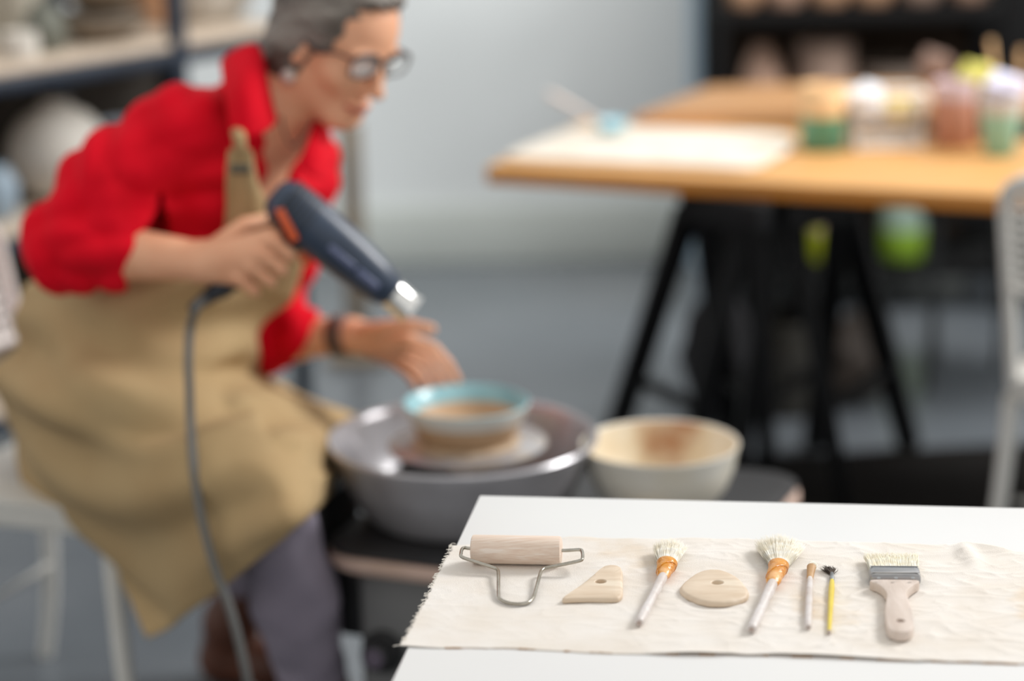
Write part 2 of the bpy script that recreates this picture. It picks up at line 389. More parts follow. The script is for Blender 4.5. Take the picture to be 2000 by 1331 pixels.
def tuft(mb, base, d, side, w0, w1, t0, t1, L):
    d = d.normalized(); side = side.normalized(); upv = side.cross(d).normalized(); rs = []
    for i in range(9):
        s_ = i / 8; w = w0 + (w1 - w0) * s_; t = t0 + (t1 - t0) * s_; k = 1 if i < 7 else (.8, .45)[i - 7]
        rs.append([base + d * (L * s_) + side * (w * k * math.cos(2 * math.pi * j / 24)) + upv * (t * k * math.sin(2 * math.pi * j / 24)) for j in range(24)])
    for rr in rs:
        for p in rr: p.z = max(p.z, CZ - .0003)
    mb.rings(rs)
def bristles(mb, base, d, side, w0, w1, t0, t1, L, n, rad=0.00028, spread=0.35, curl=0.0):
    d = d.normalized(); side = side.normalized(); upv = side.cross(d).normalized()
    for k in range(n):
        a = random.uniform(0, 2 * math.pi); r = math.sqrt(random.random())
        x, y = r * math.cos(a), r * math.sin(a)
        l = L * random.uniform(0.80, 1.04) * (1 - 0.12 * abs(x))
        p0_ = base + side * (x * w0) + upv * (y * t0)
        p2_ = base + side * (x * w1 + random.gauss(0, spread * 0.003)) + upv * (y * t1) + d * l
        p1_ = p0_.lerp(p2_, .5) + side * random.gauss(0, spread * .0015) + upv * abs(random.gauss(0, .0006)) + side * (x * (w1 - w0) * curl)
        low = CZ - 0.0004
        for q in (p1_, p2_): q.z = max(q.z, low)
        mb.tube([p0_, p1_, p2_], [rad, rad * .9, rad * .3], 4)
    return mb

def fat_brush(tail, neck, fer, tip, r_tail, r_neck, rf0, rf1, w1, t1, nb, label, name='pottery_brush'):
    a = G(*tail, CZ + r_tail); b = G(*neck, CZ + rf0 * 1.2); c = G(*fer, CZ + rf1 * .75); t = G(*tip, CZ + rf1 * .75)
    th_ = thing(name, (a.lerp(c, .5).x, a.lerp(c, .5).y, CZ), label, 'brush', None)
    d = b - a; L = d.length
    prof = [(r_tail * .55, -.0008), (r_tail * .85, 0), (r_tail, .0015)]
    for k in range(1, 12): s = k / 12; prof.append((r_tail + (r_neck - r_tail) * s + .0004 * math.sin(s * 9), .0015 + (L - .003) * s))
    prof += [(r_neck * .98, L), (r_neck * .8, L + .004)]
    MB().lathe(prof, a, d, 32).obj('handle', m_whandle, th_)
    MB().lathe([(r_tail * .5, -.0011), (r_tail * .62, -.0005), (r_tail * .5, .001)], a, d, 24).obj('worn_end', m_end, th_)
    d2 = c - b; L2 = d2.length; side = d2.cross(Vector((0, 0, 1))).normalized()
    pf = [(r_neck * 1.02, -.002), (rf0, .002)]
    for k in range(1, 8): s = k / 8; pf.append((rf0 + (rf1 - rf0) * (s ** .8) + .0005 * math.sin(s * 14), .002 + (L2 - .004) * s))
    pf += [(rf1 * 1.06, L2 - .001), (rf1 * 1.02, L2), (rf1 * .9, L2 + .0005)]
    f_ = MB().lathe(pf, b, d2, 40, u=side, sy=.78).obj('ferrule', m_resin, th_)
    ring = []
    for k in range(40):
        a_ = 2 * math.pi * k / 40; s = .55 + .25 * math.cos(a_); r = rf0 + (rf1 - rf0) * s ** .8 + .0006
        ring.append(b + d2 * s + side * r * math.cos(a_) + side.cross(d2).normalized() * r * .78 * math.sin(a_))
    MB().tube(ring, .0005, 6, closed=True).obj('wire_band', m_resin, f_)
    d3 = t - c
    mb = MB(); tuft(mb, c - d3.normalized() * .002, d3, side, rf1 * .85, w1 * .86, rf1 * .6, t1 * .8, d3.length * .80)
    bristles(mb, c - d3.normalized() * .002, d3, side, rf1 * .88, w1, rf1 * .62, t1, d3.length, nb)
    mb.obj('bristles', m_goat, th_)
    return th_
fat_brush((1248, 1217), (1295, 1127), (1303, 1101), (1309, 1060), .0047, .0053, .0065, .0112, .0200, .008, 900,
          'round goat hair brush with narrow bristle head and white handle between the two wooden ribs')
fat_brush((1468, 1230), (1509, 1140), (1521, 1105), (1523, 1054), .0053, .0056, .0072, .0112, .0300, .009, 1500,
          'largest goat hair brush with wide fanned bristles and amber ferrule')

# slim brushes
a = G(1578, 1226, CZ + .0036); b = G(1582, 1131, CZ + .004); c = G(1585, 1108, CZ + .005); t = G(1589, 1102, CZ + .005)
th_ = thing('pottery_brush', (a.lerp(b, .5).x, a.lerp(b, .5).y, CZ), 'slim brush with clay-grey handle and tan quill beside the yellow brush', 'brush')
L = (b - a).length
MB().lathe([(.002, -.0006), (.0034, 0), (.0037, .0015), (.0039, L * .3), (.0041, L * .6), (.0037, L * .85), (.0032, L), (.0025, L + .004)], a, b - a, 28).obj('handle', m_whandle, th_)
MB().lathe([(.0012, -.0009), (.0023, -.0003), (.002, .001)], a, b - a, 20).obj('worn_end', m_end, th_)
L = (c - b).length
MB().lathe([(.0031, -.004), (.0036, 0), (.0042, L * .5), (.0052, L), (.0046, L + .0005)], b, c - b, 28, sy=.85).obj('quill_ferrule', m_quill, th_)
sd = (c - b).cross(Vector((0, 0, 1)))
mb = MB(); bristles(mb, c - (c - b).normalized() * .002 + sd.normalized() * .0008, (c - b), sd, .0045, .0042, .003, .003, .014, 260); mb.obj('bristles', m_goat, th_)

a = G(1619.5, 1237, CZ + .0026); b = G(1625, 1134, CZ + .0030); c = G(1624.5, 1121, CZ + .0030)
th_ = thing('pottery_brush', (a.lerp(b, .5).x, a.lerp(b, .5).y, CZ), 'thin yellow-handled brush with dark splayed bristles', 'brush')
L = (b - a).length
MB().lathe([(.0005, -.001), (.0014, 0), (.0019, .004), (.0024, L * .25), (.0030, L * .6), (.0033, L * .82), (.0026, L * .97), (.0022, L)], a, b - a, 24).obj('handle', m_yellow, th_)
MB().lathe([(.0010, -.0016), (.0017, -.0005), (.0020, .004), (.0014, .0045)], a, b - a, 20).obj('worn_end', m_end, th_)
L = (c - b).length
MB().lathe([(.0024, -.001), (.0026, 0), (.0026, L * .3), (.0028, L * .35), (.0024, L * .4), (.0022, L), (.0018, L + .0005)], b, c - b, 24).obj('ferrule', m_alu, th_)
mb = MB(); bristles(mb, c - (c - b).normalized() * .002, (c - b) + sd.normalized() * -.004, sd, .0018, .0062, .0018, .003, .024, 170, .0003, 1.0); mb.obj('bristles', m_darkhair, th_)

# flat brush
hz = CZ + .0115
ol = [(1698, 1131), (1699, 1136), (1712, 1139), (1725, 1148), (1732, 1159), (1731.5, 1168), (1728.5, 1182), (1728, 1196), (1730, 1212), (1732.5, 1223), (1738, 1230), (1750, 1234), (1762, 1235), (1774, 1233.5), (1782, 1229), (1785, 1220), (1784.5, 1206), (1781, 1188), (1775, 1170), (1770.5, 1160), (1774, 1151), (1784, 1143), (1795, 1137), (1797, 1132)]
th_ = thing('flat_brush', tuple(G(1750, 1165, CZ)), 'wide flat brush with pale bristles, tin ferrule and clay-washed paddle handle', 'brush')
fill_plate(ol, (1759, 1213), 0.0046, CZ + .0003, hz, .0022, 'handle', m_flat, th_)
fa = G(1697.5, 1125, CZ + .0075); fb = G(1797, 1126, CZ + .0075)
fx = (fb - fa); fx.z = 0; wd = fx.length; fx.normalize(); fy = Vector((-fx.y, fx.x, 0)); Rf = Matrix((fx, fy, Vector((0, 0, 1)))).transposed()
fc = fa.lerp(fb, .5)
f_ = MB().box(fc, (wd, .029, .0150), Rf, .0045).obj('ferrule', m_tin, th_)
for s in (-.010, .0095): MB().box(fc + fy * s + Vector((0, 0, .0076)), (wd * .95, .0014, .0008), Rf, .0003).obj('seam', m_tin, f_)
for px in (1716, 1750, 1783):
    q = G(px, 1130, CZ + .0152); MB().lathe([(.0022, 0), (.0020, .0006), (.0008, .0009)], q, (0, 0, 1), 16).obj('rivet', m_alu, f_)
mb = MB(); c = fc + fy * .013
tuft(mb, c, fy, fx, wd * .46, wd * .49, .0048, .0028, .046)
for k in range(1500):
    x = random.uniform(-1, 1); y = random.uniform(-1, 1) * .0052; l = .058 * random.uniform(.82, 1.03)
    p0_ = c + fx * (x * wd * .47) + Vector((0, 0, y)); p2_ = c + fx * (x * wd * .54 + random.gauss(0, .0012)) + fy * l + Vector((0, 0, y * .6 + random.gauss(0, .0006) - .001))
    p1_ = p0_.lerp(p2_, .5) + Vector((0, 0, .001)); p2_.z = max(p2_.z, CZ)
    mb.tube([p0_, p1_, p2_], [.00032, .0003, .00008], 4)
mb.obj('bristles', m_hog, th_)
# clay crumbs
m_crumb = mat('dry_clay_crumb', (186, 170, 150), 0.9)
# ------------------------------------------------------------------ pottery wheel
m_pan = mat('grey_metal_pan', (188, 186, 190), 0.26, metal=0.35, c2=(172, 170, 174), scale=14, c3=(196, 180, 168), thr=0.6)
m_black = mat('black_painted_steel', (34, 34, 36), 0.45, c2=(44, 44, 46), scale=12)
m_body = mat('dark_grey_housing', (112, 112, 112), 0.5, c2=(104, 104, 104), scale=9)
m_rubber = mat('black_rubber', (26, 26, 28), 0.6)
m_edge = mat('pinkish_plastic_edge', (206, 178, 164), 0.5, c2=(196, 168, 152), scale=18)
m_head = mat('wheel_head_metal', (178, 178, 184), 0.3, metal=0.6, c2=(196, 184, 172), scale=30)
m_slip = mat('wet_clay', (206, 184, 156), 0.35, c2=(180, 156, 130), scale=40, bump=0.2)
PZ = 0.56
pc = G(903, 854, PZ); WX, WY = pc.x, pc.y
wheel = thing('pottery_wheel', (WX, WY, 0), 'grey and black electric pottery wheel with round splash pan in front of the seated woman', 'pottery wheel')
SZ = 0.43
k0 = G(612, 1038, SZ); k1 = G(664, 1085, SZ); k2 = G(870, 1110, SZ)
tx = (k2 - k1).normalized(); ty = Vector((-tx.y, tx.x, 0))
if ty.y < 0: ty = -ty
oc = k1 + ty * 0.30 + tx * 0.262
Rw = Matrix((tx, ty, Vector((0, 0, 1)))).transposed()
def rrect(c, hx, hy, r, R, n=8):
    out = []
    for cx, cy, a0 in ((1, 1, 0), (-1, 1, 90), (-1, -1, 180), (1, -1, 270)):
        for k in range(n + 1):
            a = math.radians(a0 + 90 * k / n); out.append(c + R @ Vector((cx * (hx - r) + r * math.cos(a), cy * (hy - r) + r * math.sin(a), 0)))
    return out
HX, HY = 0.315, 0.30
out = rrect(oc, HX, HY, 0.085, Rw)
MB().prism(out, SZ - .030, SZ - .006, .006).obj('deck_rim', m_edge, wheel)
MB().prism(rrect(oc, HX - .006, HY - .006, 0.07, Rw), SZ - .004, SZ + .003, .001).obj('deck', m_black, wheel)
bc = oc + tx * .012; bh = SZ - .032
MB().box((bc.x, bc.y, .05 + (bh - .05) / 2), (.53, .54, bh - .05), Rw, .02).obj('housing', m_body, wheel)
g_ = oc - tx * (HX - .035) - ty * .02; g_.z = SZ - .10
MB().box(g_, (.06, .42, .13), Rw, .012).obj('side_cover', m_black, wheel)
g_ = oc - tx * (HX - .07) + ty * .10; g_.z = SZ + .035
MB().box(g_, (.09, .26, .062), Rw, .015).obj('tool_tray', m_rubber, wheel)
MB().box((-.325, 3.70, .37), (.10, .15, .21), Rw, .02).obj('motor_box', m_rubber, wheel)
for sx in (-1, 1):
    for sy in (-1, 1):
        p = bc + tx * (sx * .20) + ty * (sy * .17); MB().lathe([(.022, 0), (.025, .01), (.02, .055)], (p.x, p.y, 0), n=20).obj('foot', m_rubber, wheel)
kp = bc - ty * .27; kq = W(765, 1218, kp.y - .0); kq = G(765, 1218, .245)
nrm = -ty; t_ = (kq - kp).dot(tx); kc = kp + tx * max(-.22, min(.22, t_)); kc.z = .27
kn = MB().lathe([(.034, 0), (.034, .010), (.026, .014), (.024, .034), (.019, .038), (.0, .038)], kc, nrm, 32).obj('speed_knob', m_rubber, wheel)
m_kface = mat('knob_face', (92, 82, 96), 0.3)
MB().lathe([(.016, .0385), (.015, .040), (.0, .040)], kc, nrm, 24).obj('knob_cap', m_kface, kn)
sp = kc + tx * -.01 - Vector((0, 0, .11)) + nrm * .004
MB().box(sp, (.028, .02, .075), Rw, .006).obj('foot_pedal_arm', m_edge, wheel)
# splash pan
pr = [(.10, SZ + .004), (.150, SZ + .006), (.172, SZ + .030), (.193, SZ + .075), (.206, SZ + .112), (.214, PZ - .006), (.2155, PZ), (.212, PZ + .004), (.206, PZ + .001), (.200, PZ - .012), (.186, SZ + .070), (.166, SZ + .034), (.148, SZ + .014), (.0, SZ + .014)]
MB().lathe(pr, (WX, WY, 0), n=72, cap0=False).obj('splash_pan', m_pan, wheel)
m_tan = mat('dried_clay_splash', (176, 164, 150), 0.6, c2=(150, 138, 126), scale=25)
MB().lathe([(.055, SZ + .0145), (.10, SZ + .0165), (.140, SZ + .0155), (.145, SZ + .0148)], (WX, WY, 0), n=48).obj('clay_slurry', m_tan, wheel)
BZ = 0.553
MB().lathe([(.028, SZ + .015), (.028, BZ - .012), (.122, BZ - .010), (.126, BZ - .006), (.126, BZ - .002), (.123, BZ), (0, BZ)], (WX + .008, WY, 0), n=60).obj('wheel_head', m_head, wheel)
MB().lathe([(.076, 0), (.088, .0005), (.084, .004), (.070, .006), (0, .006)], (WX + .006, WY, BZ), n=48).obj('clay_pad', m_slip, wheel)

# bowl on the wheel
m_glaze = mat('turquoise_glaze', (134, 180, 190), 0.25, c2=(152, 196, 204), scale=20)
m_clay = mat('tan_clay', (192, 160, 126), 0.6, c2=(180, 146, 112), scale=30, stretch=(.3, .3, 6))
m_white = mat('cream_glaze_band', (205, 202, 194), 0.3)
bx = G(911, 800, .612); bz = BZ + .006
bowl = thing('clay_bowl', (bx.x, WY, bz), 'clay bowl with turquoise glazed inside and pale rim band standing on the pottery wheel', 'bowl')
C0 = (bx.x, WY, bz)
MB().lathe([(.0, 0), (.070, 0), (.076, .004), (.084, .020), (.0905, .034)], C0, n=64, cap0=True, cap1=False).obj('outer_body', m_clay, bowl)
MB().lathe([(.0905, .034), (.0975, .050), (.1005, .057), (.1005, .059)], C0, n=64, cap0=False, cap1=False).obj('rim_band', m_white, bowl)
MB().lathe([(.1005, .059), (.0985, .0605), (.0955, .058), (.089, .045), (.084, .036)], C0, n=64, cap0=False, cap1=False).obj('glazed_inside', m_glaze, bowl)
MB().lathe([(.084, .036), (.074, .022), (.056, .012), (.0, .010)], C0, n=64, cap0=False, cap1=True).obj('inner_base', m_clay, bowl)

# cream bowl on the deck
m_cream = mat('cream_porcelain', (236, 233, 224), 0.3, c2=(230, 222, 204), scale=8)
m_cin = mat('bowl_inside_clay_stains', (234, 226, 206), 0.35, c2=(222, 204, 172), scale=14, c3=(176, 126, 84), thr=0.52)
wb_c = G(1289, 868, .548); wz = SZ + .003
wb_ = thing('mixing_bowl', (wb_c.x, wb_c.y, wz), 'cream mixing bowl with brown clay stains inside beside the splash pan', 'bowl')
C0 = (wb_c.x, wb_c.y, wz)
MB().lathe([(0, .002), (.048, .0), (.055, .0), (.060, .004), (.086, .022), (.106, .050), (.118, .082), (.1235, .112), (.1255, .1165), (.1245, .1185), (.1215, .117)], C0, n=72, cap1=False).obj('outer_shell', m_cream, wb_)
MB().lathe([(.1215, .117), (.118, .108), (.112, .082), (.100, .052), (.080, .026), (.05, .012), (0, .009)], C0, n=72, cap0=False).obj('stained_inside', m_cin, wb_)
m_sponge = mat('yellow_sponge', (206, 170, 76), 0.9, c2=(186, 150, 60), scale=90, bump=0.5)
for px, lab in ((1070, 'yellow sponge on the wheel deck just right of the splash pan'), (1222, 'yellow sponge on the wheel deck tucked against the cream bowl')):
    p = G(px, 952, SZ + .02); p.z = SZ + .0045
    if px > 1100: p = Vector((wb_c.x - .030, wb_c.y - .115, SZ + .0045))
    mb = MB().box((p.x, p.y, p.z + .014), (.055, .04, .028), Rw, .008); tag(mb.obj('sponge', m_sponge), lab, 'sponge')

# ------------------------------------------------------------------ chairs
m_chair = mat('white_powder_coat', (214, 213, 208), 0.4, c2=(206, 204, 198), scale=8)
m_cback = mat('pale_rose_seat', (214, 200, 196), 0.5)
def make_chair(loc, rz, label, perf=True):
    t = thing('metal_chair', (0, 0, 0), label, 'chair')
    out = rrect(Vector((0, 0, 0)), .185, .185, .05, Matrix.Identity(3))
    MB().prism(out, .432, .447, .004).obj('seat', m_chair, t)
    sk = MB().prism(rrect(Vector((0, 0, 0)), .180, .180, .05, Matrix.Identity(3)), .400, .431, .001); sk.obj('apron_rail', m_chair, t)
    for sx in (-1, 1):       # x forward
        for sy in (-1, 1):
            xt, yt = sx * .165, sy * .165
            pts = [Vector((xt, yt, .405)), Vector((xt + sx * .006, yt + sy * .006, .30)), Vector((xt + sx * .022, yt + sy * .018, .14)), Vector((xt + sx * .055, yt + sy * .035, 0))]
            MB().tube(spline(pts, 5), [.017 - .004 * k / 15 for k in range(16)], 12).obj('leg', m_chair, t)
    MB().tube([Vector((-.165, -.15, .20)), Vector((-.165, .15, .20))], .007, 8).obj('stretcher', m_chair, t)
    for sy in (-1, 1):
        pts = [Vector((-.17, sy * .160, .41)), Vector((-.185, sy * .165, .55)), Vector((-.215, sy * .168, .70)), Vector((-.235, sy * .165, .80)), Vector((-.242, sy * .13, .832))]
        MB().tube(spline(pts, 5), .013, 12).obj('back_post', m_chair, t)
    b = MB().tube(spline([Vector((-.242, -.13, .832)), Vector((-.250, 0, .838)), Vector((-.242, .13, .832))], 6), .013, 12); b.obj('top_rail', m_chair, t)
    # perforated back panel: slats with gaps
    mb = MB(); z0, z1 = .62, .815
    def bk(y, z): return Vector((-.190 - (z - .55) * .19 - .010 * (1 - (y / .16) ** 2), y, z))
    n1, n2 = 14, 9
    for i in range(n1 + 1):
        y = -.145 + .29 * i / n1; mb.tube([bk(y, z0), bk(y, (z0 + z1) / 2), bk(y, z1)], .0042, 6)
    for j in range(n2 + 1):
        z = z0 + (z1 - z0) * j / n2; mb.tube([bk(-.155 + .31 * k / 8, z) for k in range(9)], .0046, 6)
    for z in (z0, z1): mb.tube([bk(-.160 + .32 * k / 8, z) for k in range(9)], .010, 8)
    mb.obj('perforated_back', m_chair, t)
    t.location = loc; t.rotation_euler = (0, 0, rz); ORG[t.name] = Vector((0, 0, 0))
    return t
ch = make_chair((0, 0, 0), 0, 'white metal chair the woman in the red shirt sits on')
CHX, CHY = -0.745, 3.90
place(ch, (CHX, CHY, 0), math.radians(-22))
c2_ = copy_tree(ch); place(c2_, (1.158, 4.40, 0), math.radians(60), label='white metal chair with perforated back at the right edge beside the wooden table')
c3_pos = None

# ------------------------------------------------------------------ wooden tables
m_oak = mat('honey_wood_top', (206, 158, 100), 0.5, c2=(192, 142, 84), spec=.3, scale=5, detail=5, stretch=(1, 9, 9), bump=0.03)
m_oakE = mat('amber_wood_edge', (190, 118, 32), 0.45, c2=(182, 118, 40), scale=6, stretch=(1, 9, 9))
m_oak2 = mat('tan_wood_top', (186, 140, 94), 0.5, c2=(174, 128, 84), spec=.3, scale=5, stretch=(1, 9, 9))
m_blk = mat('black_lacquered_wood', (14, 15, 17), 0.6, spec=.25)
HZ = .75
a = G(948, 326, HZ); b = G(2000, 384, HZ); lb = G(1128, 236, HZ)
tx = (b - a).normalized(); ty = Vector((-tx.y, tx.x, 0)); dep = (lb - a).dot(ty); dep = max(.6, min(.8, dep))
Rt2 = Matrix((tx, ty, Vector((0, 0, 1)))).transposed(); TLn = 1.75
cc = a + tx * TLn / 2 + ty * dep / 2
t1 = thing('trestle_table', (cc.x, cc.y, 0), 'honey-coloured wooden table on black trestles holding cups, a basket and a cloth', 'table')
MB().box((cc.x, cc.y, HZ - .006), (TLn, dep, .012), Rt2, .003).obj('tabletop', m_oak, t1)
MB().box((cc.x, cc.y, HZ - .0235), (TLn - .001, dep - .001, .023), Rt2, .002).obj('edge_band', m_oakE, t1)
def bar(pa, pb, wdt, thk, name, mtl, parent, mb=None):
    pa, pb = Vector(pa), Vector(pb); d = pb - pa; u, v, dd = frame(d); Rb = Matrix((u, v, dd)).transposed()
    (mb or MB()).box((pa + pb) / 2, (wdt, thk, d.length), Rb, .004).obj(name, mtl, parent)
def trestle(cx_px, Yc, feet, label):
    pass
def mk_trestle(tops, feet, beam, label):
    c = sum([G(x, y, 0) for x, y in feet], Vector()) / len(feet)
    t = thing('trestle', (c.x, c.y, 0), label, 'trestle', None)
    tp = [G(x, y, z) for x, y, z in tops]; fp = [G(x, y, 0.012) for x, y in feet]
    for p, q in zip(tp, fp): bar(q, p, .052, .034, 'leg', m_blk, t)
    bar(G(*beam[0]), G(*beam[1]), .05, .06, 'top_beam', m_blk, t)
    # cross rails
    for i, j in ((0, 1), (2, 3)):
        bar(fp[i].lerp(tp[i], .35), fp[j].lerp(tp[j], .35), .03, .022, 'cross_rail', m_blk, t)
    return t
mk_trestle([(1345, 407, .66), (1455, 430, .66), (1375, 407, .66), (1480, 430, .66)], [(1185, 900), (1318, 985), (1440, 900), (1500, 990)],
           [(1340, 398, .685), (1500, 425, .685)], 'black wooden trestle under the left half of the honey-coloured table')
mk_trestle([(1640, 404, .66), (1522, 420, .66), (1655, 402, .66), (1548, 420, .66)], [(1590, 868), (1430, 990), (1775, 868), (1650, 995)],
           [(1530, 418, .685), (1655, 401, .685)], 'black wooden trestle under the middle of the honey-coloured table')
# second table behind
HZ2 = .775
a2 = G(1240, 226, HZ2); lb2 = G(1385, 168, HZ2)
TL2 = 1.35
cor2 = [a2, Vector((a2.x + TL2, a2.y, 0)), Vector((a2.x + TL2, lb2.y, 0)), lb2]
cc2 = sum([Vector((v.x, v.y, 0)) for v in cor2], Vector()) / 4
t2 = thing('side_table', (cc2.x, cc2.y, 0), 'darker tan wooden table standing behind the honey-coloured trestle table', 'table')
mb = MB(); mb.prism([Vector((v.x, v.y, 0)) for v in cor2], HZ2 - .036, HZ2, .002); mb.obj('tabletop', m_oak2, t2)
for x, y in ((a2.x + .28, a2.y + .22), (a2.x + TL2 - .1, a2.y + .22), (a2.x + .40, lb2.y - .06), (a2.x + TL2 - .1, lb2.y - .06)):
    MB().box((x, y, (HZ2 - .036) / 2), (.04, .04, HZ2 - .036), bev=.003).obj('leg', m_blk, t2)

# ---- things on the honey table
m_cloth = mat('cream_cloth', (214, 207, 196), 0.9, c2=(207, 197, 182), scale=12, bump=0.2)
pl = [(968, 309), (1128, 247), (1300, 252), (1545, 262), (1556, 284), (1475, 332), (1300, 322), (1100, 314)]
P = [G(x, y, HZ + .008) for x, y in pl]; dn = []
for i in range(len(P)):
    for k in range(8): dn.append(P[i].lerp(P[(i + 1) % len(P)], k / 8))
for _ in range(4): dn = [(dn[i - 1] + dn[i] * 2 + dn[(i + 1) % len(dn)]) / 4 for i in range(len(dn))]
tag(MB().prism(dn, HZ + .0005, HZ + .012, .004).obj('folded_cloth', m_cloth), 'folded cream cloth spread over the left end of the honey-coloured table', 'cloth')
def onz(px, py, z=HZ): p = G(px, py, z); return (p.x, p.y, z + .0008)
m_lightb = mat('pale_blue_glaze', (150, 200, 216), 0.3, c2=(170, 210, 222), scale=20)
p = onz(1195, 272); p = (p[0], p[1], HZ + .0125)
tt = thing('small_dish', p, 'small pale blue dish on the cream cloth', 'dish')
MB().lathe([(0, 0), (.020, 0), (.024, .004), (.034, .020), (.038, .026), (.036, .028), (.030, .020), (.020, .008), (0, .006)], p, n=40).obj('dish_body', m_lightb, tt)
m_stick = mat('pinkish_pale_wood', (206, 192, 184), 0.6)
q0 = Vector(p) + Vector((0.004, 0, .011)); q1 = W(1072, 183, q0.y + .03)
tag(MB().tube([q0, q0.lerp(q1, .5), q1], [.004, .006, .0075], 12).obj('wooden_stick', m_stick), 'pale wooden stick leaning out of the small blue dish', 'stick')
m_green = mat('green_glaze', (92, 150, 118), 0.3, c2=(72, 120, 98), scale=14)
m_peach = mat('peach_wood', (232, 196, 148), 0.45, c2=(220, 180, 130), scale=12)
p = onz(1607, 292); t = thing('storage_jar', p, 'green glazed jar with a tall pale wooden collar on the honey-coloured table', 'jar')
MB().lathe([(0, 0), (.040, 0), (.045, .004), (.0475, .020), (.0475, .072)], p, n=44).obj('glazed_base', m_green, t)
MB().lathe([(.0475, .0725), (.0485, .080), (.0485, .135), (.046, .138), (.044, .134), (.044, .10), (0, .10)], p, n=44).obj('wooden_collar', m_peach, t)
m_bask = mat('white_basket', (238, 232, 226), 0.5)
p = onz(1728, 285); t = thing('plastic_basket', p, 'white perforated basket holding paper and yellow sponges next to the green jar', 'basket')
mb = MB(); bxw, bxd, bh_ = .132, .09, .115
def bpt(s, z):
    k = 1 + .16 * z / bh_; hx, hy = bxw / 2 * k, bxd / 2 * k; per = 2 * (hx + hy) * 2; u = (s % 1) * per
    if u < 2 * hx: q = (-hx + u, -hy)
    elif u < 2 * hx + 2 * hy: q = (hx, -hy + u - 2 * hx)
    elif u < 4 * hx + 2 * hy: q = (hx - (u - 2 * hx - 2 * hy), hy)
    else: q = (-hx, hy - (u - 4 * hx - 2 * hy))
    return Vector((p[0] + q[0], p[1] + q[1], p[2] + z))
for z, r in ((.004, .004), (.03, .0022), (.06, .0022), (.09, .004), (bh_, .005)): mb.tube([bpt(k / 60, z) for k in range(60)], r, 6, closed=True)
for k in range(56): mb.tube([bpt(k / 56, .003), bpt(k / 56 + .012, .09)], .0016, 5)
mb.box((p[0], p[1], p[2] + .003), (bxw * .97, bxd * .97, .004))
for sx in (-1, 1):
    for sy in (-1, 1): mb.tube([Vector((p[0] + sx * bxw * .5, p[1] + sy * bxd * .5, p[2])), Vector((p[0] + sx * bxw * .58, p[1] + sy * bxd * .58, p[2] + bh_))], .007, 8)
mb.obj('basket_frame', m_bask, t)
m_paper = mat('crumpled_white_paper', (232, 234, 240), 0.8, bump=0.3, bscale=30)
m_ysp = mat('pale_yellow_sponge', (226, 208, 128), 0.9, c2=(214, 192, 104), scale=60, bump=0.3)
def lump(name, c, r, mtl, label, cat, seed=1, grp=None, sq=(1, 1, 1)):
    mb = MB(); rs = []
    for i in range(1, 12):
        th_ = math.pi * i / 12; rr = []
        for k in range(20):
            ph = 2 * math.pi * k / 20; d = Vector((math.sin(th_) * math.cos(ph), math.sin(th_) * math.sin(ph), math.cos(th_)))
            q = r * (1 + .14 * math.sin(5 * d.x + seed) * math.cos(4 * d.y + seed * 2) + .08 * math.sin(9 * d.z + seed * 3 + 4 * d.x))
            rr.append(Vector(c) + Vector((d.x * q * sq[0], d.y * q * sq[1], d.z * q * sq[2])))
        rs.append(rr)
    mb.rings(rs); return tag(mb.obj(name, mtl), label, cat, grp)
lump('crumpled_paper', (p[0] - .038, p[1], p[2] + .095), .040, m_paper, 'white crumpled paper sticking out of the left side of the basket', 'paper', 2, sq=(.9, .8, 1))
lump('bath_sponge', (p[0] + .030, p[1], p[2] + .078), .036, m_ysp, 'pale yellow sponge inside the white basket', 'sponge', 5, sq=(.9, .9, .95))
m_pink = mat('rose_clay', (190, 140, 122), 0.5, c2=(178, 126, 106), scale=10); m_lilac = mat('lilac_grey_glaze', (206, 184, 188), 0.4)
p = onz(1862, 284); t = thing('tool_cup', p, 'rose clay cup with lilac rim between the basket and the mint cup', 'cup')
MB().lathe([(0, 0), (.040, 0), (.043, .004), (.045, .10)], p, n=40).obj('clay_body', m_pink, t)
MB().lathe([(.045, .1005), (.046, .135), (.044, .137), (.042, .13), (.040, .06), (0, .05)], p, n=40).obj('glazed_rim', m_lilac, t)
m_br = mat('brown_clay', (150, 104, 70), 0.6)
p2_ = onz(1912, 272); t = thing('tool_cup', p2_, 'brown clay cup half hidden between the rose cup and the mint cup', 'cup')
MB().lathe([(0, 0), (.032, 0), (.035, .004), (.037, .10), (.035, .101), (.033, .02), (0, .012)], p2_, n=36).obj('cup_body', m_br, t)
m_yg = mat('yellow_green_sponge', (206, 200, 108), 0.9, c2=(192, 184, 84), scale=40, bump=.3)
lump('bath_sponge', (p2_[0] - .004, p2_[1], p2_[2] + .128), .045, m_yg, 'yellow-green sponge heaped on top of the brown cup', 'sponge', 7, sq=(1.1, 1, .85))
m_mint = mat('mint_glaze', (146, 200, 190), 0.35, c2=(130, 178, 160), scale=6); m_lav = mat('lavender_foam', (218, 218, 240), 0.8)
p = onz(1952, 303); t = thing('tool_cup', p, 'tapered mint green cup with grey rim at the right end of the table', 'cup')
MB().lathe([(0, 0), (.028, 0), (.031, .004), (.044, .088)], p, n=40).obj('mint_body', m_mint, t)
MB().lathe([(.044, .0885), (.048, .118), (.046, .120), (.043, .112), (.034, .03), (0, .02)], p, n=40).obj('grey_rim', mat('grey_white_glaze', (200, 200, 198), .4), t)
lump('foam_ball', (p[0] + .006, p[1], p[2] + .140), .040, m_lav, 'lavender white foam lump on top of the mint cup', 'foam', 9, sq=(1.15, 1, .8))
